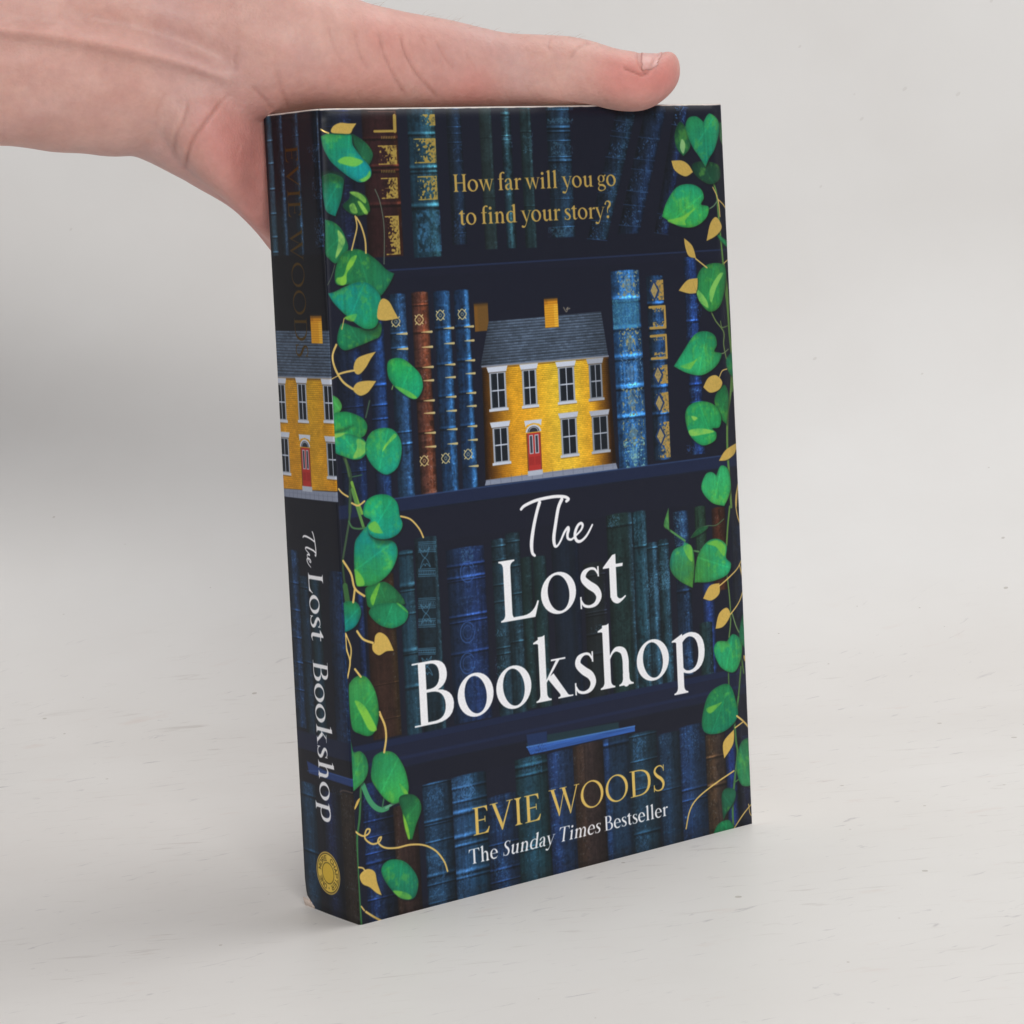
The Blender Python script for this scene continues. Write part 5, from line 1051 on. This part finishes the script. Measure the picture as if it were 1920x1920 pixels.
def _cr(a, x):
    i = min(int(x), len(a) - 2); t = x - i; p0 = a[max(i - 1, 0)]; p1 = a[i]; p2 = a[i + 1]; p3 = a[min(i + 2, len(a) - 1)]
    return .5 * (2 * p1 + (p2 - p0) * t + (2 * p0 - 5 * p1 + 4 * p2 - p3) * t * t + (3 * p1 - p0 - 3 * p2 + p3) * t ** 3)
def tube(pts, n=20):
    """pts: (x,y,z,r) mm polyline with rounded ends"""
    P = np.array(pts, float); tt = np.linspace(0, len(P) - 1, (len(P) - 1) * 6 + 1)
    Q = np.array([[_cr(P[:, c], x) for c in range(4)] for x in tt]); V = []; F = []
    e0 = Q[0].copy(); d = Q[1, :3] - Q[0, :3]; d /= np.linalg.norm(d); d2 = Q[-1, :3] - Q[-2, :3]; d2 /= np.linalg.norm(d2)
    ends0 = [np.append(Q[0, :3] - d * Q[0, 3] * math.sin(a), Q[0, 3] * math.cos(a)) for a in (1.45, 1.1, .6)]
    ends1 = [np.append(Q[-1, :3] + d2 * Q[-1, 3] * math.sin(a), Q[-1, 3] * math.cos(a)) for a in (.6, 1.1, 1.45)]
    Q = np.vstack([ends0, Q, ends1])
    for j in range(len(Q)):
        a = Q[min(j + 1, len(Q) - 1), :3] - Q[max(j - 1, 0), :3]; a /= np.linalg.norm(a)
        s = np.cross(a, [0, 1, .2]); s /= np.linalg.norm(s); u = np.cross(s, a)
        for i in range(n): th = 2 * math.pi * i / n; V.append(Q[j, :3] + Q[j, 3] * (s * math.cos(th) + u * math.sin(th)))
    for j in range(len(Q) - 1):
        for i in range(n): F.append((j * n + i, (j + 1) * n + i, (j + 1) * n + (i + 1) % n, j * n + (i + 1) % n))
    V.append(Q[0, :3]); V.append(Q[-1, :3]); k = len(V)
    for i in range(n): F.append((i, (i + 1) % n, k - 2)); b = (len(Q) - 1) * n; F.append((b + (i + 1) % n, b + i, k - 1))
    return V, F
thumb = [(-1500, -420, 330, 548, 33), (-1050, -360, 290, 556, 30), (-620, -300, 262, 566, 27), (-400, -275, 264, 570, 25.5), (-200, -245, 268, 574, 25), (0, -215, 275, 578, 24), (120, -200, 284, 580, 23), (230, -182, 293, 583, 22), (330, -155, 286, 586, 21), (420, -122, 262, 587, 20),
         (500, -84, 226, 585, 18.5), (560, -55, 210, 584, 17), (620, -24, 205.5, 585, 15.5), (680, 3.5, 204, 588, 14), (740, 18.5, 203.5, 592, 13), (800, 31, 203, 597, 12), (860, 42, 202.5, 602, 11.2), (940, 61.5, 202, 608, 10.8),
         (1006, 65.5, 201.5, 611, 10.6), (1060, 68.5, 201, 613, 10.5), (1104, 77, 200, 614.5, 10.5), (1151, 91, 206, 615.5, 10.5), (1185, 97, 208.5, 616.5, 10.2), (1212, 102.5, 205, 618, 9.8), (1234, 102.5, 195, 620, 9.), (1252, 96.5, 180, 622, 7.8), (1266, 103, 163, 623.5, 5.6), (1274, 118, 145, 624.5, 2.4)]
palm = [(150, -60, 268, 584, 19), (240, -50, 291, 586, 19), (290, -40, 308, 588, 19), (340, -5, 335, 591, 19), (400, 30, 368, 595, 18), (440, 52, 396, 599, 17.5), (475, 70, 432, 602.5, 17), (515, 84, 478, 607, 16.5),
        (580, 96, 545, 614, 16), (660, 120, 600, 622, 15), (740, 160, 640, 629, 13.5), (800, 205, 655, 635, 11.5)]
parts = [loft(thumb, 48, power=2.25), loft(palm, 44, power=2.3)]
# heel of the thumb and heel of the little finger side, as padded lumps of the palm
parts.append(loft([(250, 120, 230, 586, 8), (330, 90, 300, 584, 15), (430, 50, 385, 587, 17.5), (520, 70, 470, 601, 15), (600, 95, 530, 609, 13), (690, 125, 560, 615, 10), (760, 170, 560, 621, 6)], 36, power=2.1))
# four fingers lying along the back cover, hidden by the book from here
yb = T + 9.
for (x0, z0, x1, z1, r, L) in [(44, 176, 104, 158, 8.4, 1.), (42, 158, 112, 134, 8.6, 1.), (38, 139, 106, 110, 8.2, 1.), (34, 122, 88, 92, 7.2, 1.)]:
    pts = []
    for k, s in enumerate((0., .3, .55, .8, 1.)):
        pts.append((x0 + (x1 - x0) * s, yb + (4.5, 5.0, 2.6, .6, -.3)[k], z0 + (z1 - z0) * s, r * (1.12, 1.02, .96, .9, .8)[k]))
    parts.append(tube(pts))
V = []; F = []
for v, f in parts: o_ = len(V); V += list(v); F += [tuple(i + o_ for i in q) for q in f]
me0 = mesh('body_raw', V, F)
bmx = bmesh.new(); bmx.from_mesh(me0); bmesh.ops.recalc_face_normals(bmx, faces=bmx.faces[:]); bmx.to_mesh(me0); bmx.free()
tmp = bpy.data.objects.new('body_raw', me0); COL.objects.link(tmp)
md = tmp.modifiers.new('r', 'REMESH'); md.mode = 'VOXEL'; md.voxel_size = .00055; md.use_smooth_shade = True
m2 = tmp.modifiers.new('s', 'SMOOTH'); m2.factor = .6; m2.iterations = 22
dg = bpy.context.evaluated_depsgraph_get(); ev = tmp.evaluated_get(dg); me = bpy.data.meshes.new_from_object(ev); bpy.data.objects.remove(tmp)
nv = len(me.vertices); X = np.empty(nv * 3, np.float32); me.vertices.foreach_get('co', X); X = X.reshape(-1, 3).astype(np.float64) / MM
Nn = np.empty(nv * 3, np.float32); me.vertices.foreach_get('normal', Nn); Nn = Nn.reshape(-1, 3)
vx, vy, vd = to_view(X); facing = np.clip((Nn @ CM[:, 2]) * 3., 0, 1)      # side of the hand that turns to the viewer
def seg_dist(pts, wx=1.):
    P = np.array(pts, float).reshape(-1, 2); P = smooth(P, 6, False) if len(P) > 2 else P
    d = np.full(nv, 1e9); tpar = np.zeros(nv); n = len(P) - 1
    for i in range(n):
        ex, ey = P[i + 1] - P[i]; L = ex * ex + ey * ey + 1e-9
        t = np.clip(((vx - P[i, 0]) * ex + (vy - P[i, 1]) * ey) / L, 0, 1)
        q = np.hypot(vx - P[i, 0] - t * ex, vy - P[i, 1] - t * ey); k = q < d; d[k] = q[k]; tpar[k] = (i + t[k]) / n
    return d, tpar
disp = np.zeros(nv); red = np.zeros(nv); crease_c = np.zeros(nv)
def groove(pts, w, depth, cc=.0, taper=True):
    global disp, crease_c
    d, t = seg_dist(pts); e = np.exp(-(d / w) ** 2) * facing * (np.clip(np.minimum(t, 1 - t) * 6, 0, 1) if taper else 1)
    disp += -depth * e; crease_c = np.maximum(crease_c, cc * e)
C1 = lambda *p: [q * .3646 for q in p]
C2 = lambda *p: [(600 + q * .4271) if i % 2 == 0 else q * .4271 for i, q in enumerate(p)]
# tendons, wrist hollows, pads
groove(C1(-400, 130, 0, 150, 400, 200, 700, 262, 1000, 335, 1200, 410), 14, -2.0)
groove(C1(300, 60, 700, 130, 1000, 225, 1230, 350), 20, 1.7)
groove(C1(-300, 230, 0, 250, 400, 300, 800, 400, 1150, 470), 24, .75)
groove(C1(900, 560, 1000, 500, 1180, 480), 18, .5)
groove(C1(700, 60, 1150, 120, 1600, 330), 26, -.7)
# skin folds of the wrist and the heel of the hand
groove(C1(1185, 478, 1100, 580, 1000, 700, 960, 800, 946, 890), 3.6, .62, .6)
groove(C1(965, 500, 940, 620, 900, 700, 880, 820), 4.2, .38, .35)
groove(C1(860, 470, 815, 560, 805, 680), 4, .2, .2)
groove(C1(1225, 230, 1205, 300, 1215, 370), 4, .2, .2)
groove(C1(1290, 440, 1350, 500, 1410, 575), 4, .35, .3); groove(C1(1420, 350, 1450, 470, 1490, 570), 4, .3, .25)
groove(C1(960, 260, 1010, 330, 950, 400), 4, .15, .15)
# folds at the root of the thumb
groove(C2(355, 150, 380, 240, 440, 340, 525, 440), 3.3, .55, .5); groove(C2(255, 140, 285, 240, 330, 340, 385, 440), 3.6, .45, .4)
groove(C2(150, 140, 175, 230, 215, 310), 3.6, .3, .25); groove(C2(510, 180, 545, 250, 600, 310), 3.2, .32, .3); groove(C2(635, 225, 690, 310), 3.2, .22, .2)
groove(C2(40, 120, 60, 200, 110, 290), 3.6, .2, .2); groove(C2(440, 150, 480, 230, 520, 290), 3.2, .18, .15)
groove(C2(1015, 165, 1002, 195, 1012, 225), 3., .28, .25); groove(C2(1180, 183, 1130, 215, 1095, 262), 3., .32, .3); groove(C2(1060, 175, 1050, 200), 3., .15, .1)
groove(C2(1220, 200, 1180, 240), 3., .15, .1)
# nail fold
groove([1196, 99, 1198, 112, 1200, 124, 1210, 135], 2.8, .5, .35, False); groove([1172, 128, 1188, 134, 1203, 140, 1214, 138], 3., .55, .8, False)
groove([1214, 138, 1221, 128, 1228, 114, 1233, 103], 3.2, .5, .25, False)
groove([1204, 104, 1212, 122], 7, .25, 0, False)
# fine wrinkles everywhere, running across the limb
rw = np.random.RandomState(5)
for k in range(70):
    x = rw.uniform(520, 1180); y = rw.uniform(40 + (x < 700) * -20, 185); L = rw.uniform(18, 60); s = rw.uniform(.12, .5)
    groove([x, y, x + s * L * .5, y + L * .5, x + s * L * 1.2, y + L], 1.9, rw.uniform(.05, .13), .05)
for k in range(40):
    x = rw.uniform(60, 470); y = rw.uniform(20, 330); L = rw.uniform(18, 55); s = rw.uniform(-.5, .1)
    groove([x, y, x + s * L * .5, y + L * .5, x + s * L, y + L], 1.9, rw.uniform(.04, .1), .04)
wob = np.zeros(nv)
for k in range(26):
    f = rw.randn(3); f *= rw.uniform(.08, .30) / np.linalg.norm(f); wob += np.sin(X @ f * 2 + rw.uniform(0, 6)) * .055
X += Nn * (disp + wob * np.clip((700 - vx) / 300, .25, 1))[:, None]
me.vertices.foreach_set('co', (X * MM).astype(np.float32).ravel()); me.update()
def blob(x, y, rx, ry, a):
    global red; red += a * np.exp(-((vx - x) / rx) ** 2 - ((vy - y) / ry) ** 2)
blob(1190, 160, 75, 42, .62); blob(1255, 140, 30, 50, .55); blob(470, 270, 85, 90, .6); blob(490, 400, 70, 80, .5); blob(880, 165, 90, 45, .38); blob(640, 160, 120, 60, .22)
blob(740, 60, 90, 50, .18); blob(1160, 120, 60, 25, .3); blob(380, 240, 60, 70, .2); blob(1010, 120, 90, 40, -.12); blob(200, 150, 250, 150, -.12)
for nm, arr in (('redness', red), ('crease', crease_c)):
    a = me.attributes.new(nm, 'FLOAT', 'POINT'); a.data.foreach_set('value', arr.astype(np.float32))
me.polygons.foreach_set('use_smooth', [True] * len(me.polygons))
def skin_material():
    m = NT('pale_skin'); P = m.n('ShaderNodeTexCoord').outputs['Object']
    def at(n): q = m.n('ShaderNodeAttribute'); q.attribute_name = n; return q.outputs['Fac']
    mott = m.noise(P, 95, 5, .6); fine = m.noise(P, 420, 3)
    base = m.ramp(mott, [(.2, (.565, .305, .26)), (.5, (.62, .36, .31)), (.8, (.68, .425, .37))])
    vein = m.ramp(m.noise(P, 22, 3, .5, .6), [(.42, (0, 0, 0)), (.62, (1, 1, 1))])
    base = m.mix(m.math('MULTIPLY', vein, .34), base, (.50, .34, .345))
    r = m.math('ADD', at('redness'), m.math('MULTIPLY', m.math('SUBTRACT', m.noise(P, 60, 4), .5), .5))
    q = m.n('ShaderNodeClamp'); m.l(r, q.inputs[0])
    base = m.mix(m.math('MULTIPLY', q.outputs[0], .9), base, (.66, .20, .175))
    base = m.mix(m.math('MULTIPLY', at('crease'), .55), base, (.33, .10, .07))
    base = m.mix(1., base, m.ramp(fine, [(.3, (.95, .94, .94)), (.7, (1.04, 1.04, 1.04))]), 'MULTIPLY')
    m.l(base, m.b.inputs['Base Color'])
    m.b.inputs['Subsurface Weight'].default_value = .35; m.b.inputs['Subsurface Radius'].default_value = (1., .32, .18); m.b.inputs['Subsurface Scale'].default_value = .0032
    m.l(m.math('ADD', m.math('MULTIPLY', fine, .15), .44), m.b.inputs['Roughness']); m.b.inputs['IOR'].default_value = 1.4
    vo = m.n('ShaderNodeTexVoronoi'); vo.inputs['Scale'].default_value = 1500; vo.feature = 'F1'; m.l(P, vo.inputs['Vector'])
    h = m.math('ADD', m.math('MULTIPLY', vo.outputs['Distance'], .5), m.noise(P, 700, 3))
    m.l(m.bump(h, .42, .00025).outputs[0], m.b.inputs['Normal']); return m.m
SKIN = skin_material()
person = link('person', me, SKIN); person['category'] = 'person'
person['label'] = 'bare forearm and hand from the left, thumb laid along the top of the book'
# thumbnail: a plate grown from the skin of the thumb's back, lifted a little and with its own thickness
nrm = np.empty(nv * 3, np.float32); me.vertices.foreach_get('normal', nrm); nrm = nrm.reshape(-1, 3); upd = nrm @ CM[:, 1]; twd = nrm @ CM[:, 2]
nt = (vx - 1201) / 42.; lim = 137 - 16 * np.clip(nt, 0, 1) ** 1.5      # lower rim of the plate on our side
inn = (vx > 1201 + 3.5 * np.clip((vy - 104) / 30, 0, 1) ** 2) & (vx < 1243 - .42 * np.clip(vy - 100, 0, 60)) & (vy < lim) & (upd > -.15) & (vd < 629)
fc = np.array([p.vertices[:] for p in me.polygons if len(p.vertices) == 4 and inn[p.vertices[0]]]); fc = fc[inn[fc].all(1)]
us, inv = np.unique(fc, return_inverse=True); inv = inv.reshape(fc.shape)
edge = np.minimum.reduce([(vx[us] - 1200) / 5., (1245 - .42 * np.clip(vy[us] - 100, 0, 60) - vx[us]) / 5., (lim[us] - vy[us]) / 6.]); lift = -.06 + .30 * np.clip(edge, 0, 1) ** .7
nm = mesh('fingernail', X[us] + nrm[us] * lift[:, None], [tuple(int(k) for k in q) for q in inv])
mn = NT('nail_keratin'); P = mn.n('ShaderNodeTexCoord').outputs['Object']
mn.l(mn.ramp(mn.noise(P, 300, 3), [(.3, (.62, .31, .28)), (.7, (.70, .42, .38))]), mn.b.inputs['Base Color']); mn.b.inputs['Roughness'].default_value = .42; mn.b.inputs['Specular IOR Level'].default_value = .35
mn.b.inputs['Subsurface Weight'].default_value = .2; mn.b.inputs['Subsurface Scale'].default_value = .001
mn.l(mn.bump(mn.noise(P, 900, 3), .2, .0003).outputs[0], mn.b.inputs['Normal'])
nail = link('fingernail', nm, mn.m, person); sd = nail.modifiers.new('t', 'SOLIDIFY'); sd.thickness = .0003; sd.offset = -1

# a few fine pale hairs along the upper outline of the hand
V = []; F = []; rh = np.random.RandomState(9)
top = [i for i in np.nonzero((upd > .75) & (vx > 660) & (vx < 1090) & (np.abs(vd - np.interp(vx, [660, 1090], [586, 614])) < 5))[0]]
for k in range(34):
    i = top[rh.randint(len(top))]; p0 = X[i]; L = rh.uniform(1.8, 3.6)
    dr = CM[:, 0] * rh.uniform(.5, 1.) + CM[:, 1] * rh.uniform(.25, .7) + CM[:, 2] * rh.uniform(-.4, .4); dr /= np.linalg.norm(dr)
    b = len(V); side = np.cross(dr, [0, 0, 1.]); side /= np.linalg.norm(side); up_ = np.cross(side, dr)
    for q in range(5):
        t = q / 4; c = p0 + dr * L * t - np.array([0, 0, .5]) * t * t; w = .028 * (1 - .8 * t)
        for a in range(3): V.append(c + w * (side * math.cos(2.09 * a) + up_ * math.sin(2.09 * a)))
    for q in range(4):
        for a in range(3): F.append((b + q * 3 + a, b + q * 3 + (a + 1) % 3, b + q * 3 + 3 + (a + 1) % 3, b + q * 3 + 3 + a))
hair = link('hand_hair', mesh('hand_hair', V, F), plain('fine_hair', (.42, .26, .16), .5), person); hair['kind'] = 'stuff'

# sleeve up the forearm, added unseen at the left to deepen the backdrop shadow
sv, sf = loft([(-430, -330, 300, 572, 32), (-470, -345, 315, 571, 34), (-700, -370, 345, 565, 37), (-950, -420, 370, 558, 41), (-1250, -450, 430, 552, 46), (-1600, -520, 480, 545, 52), (-2000, -600, 520, 540, 58)], 48, power=2.1)
fold = np.random.RandomState(2)
sv = [v + np.array([0, 0, 1.6 * math.sin(v[0] * .21 + v[2] * .05) + 1.0 * math.sin(v[0] * .47 + v[1] * .2)]) for v in sv]
link('unseen_sleeve', mesh('unseen_sleeve', sv, sf), plain('grey_knit', (.30, .30, .32), .9, 1200, .3), person)
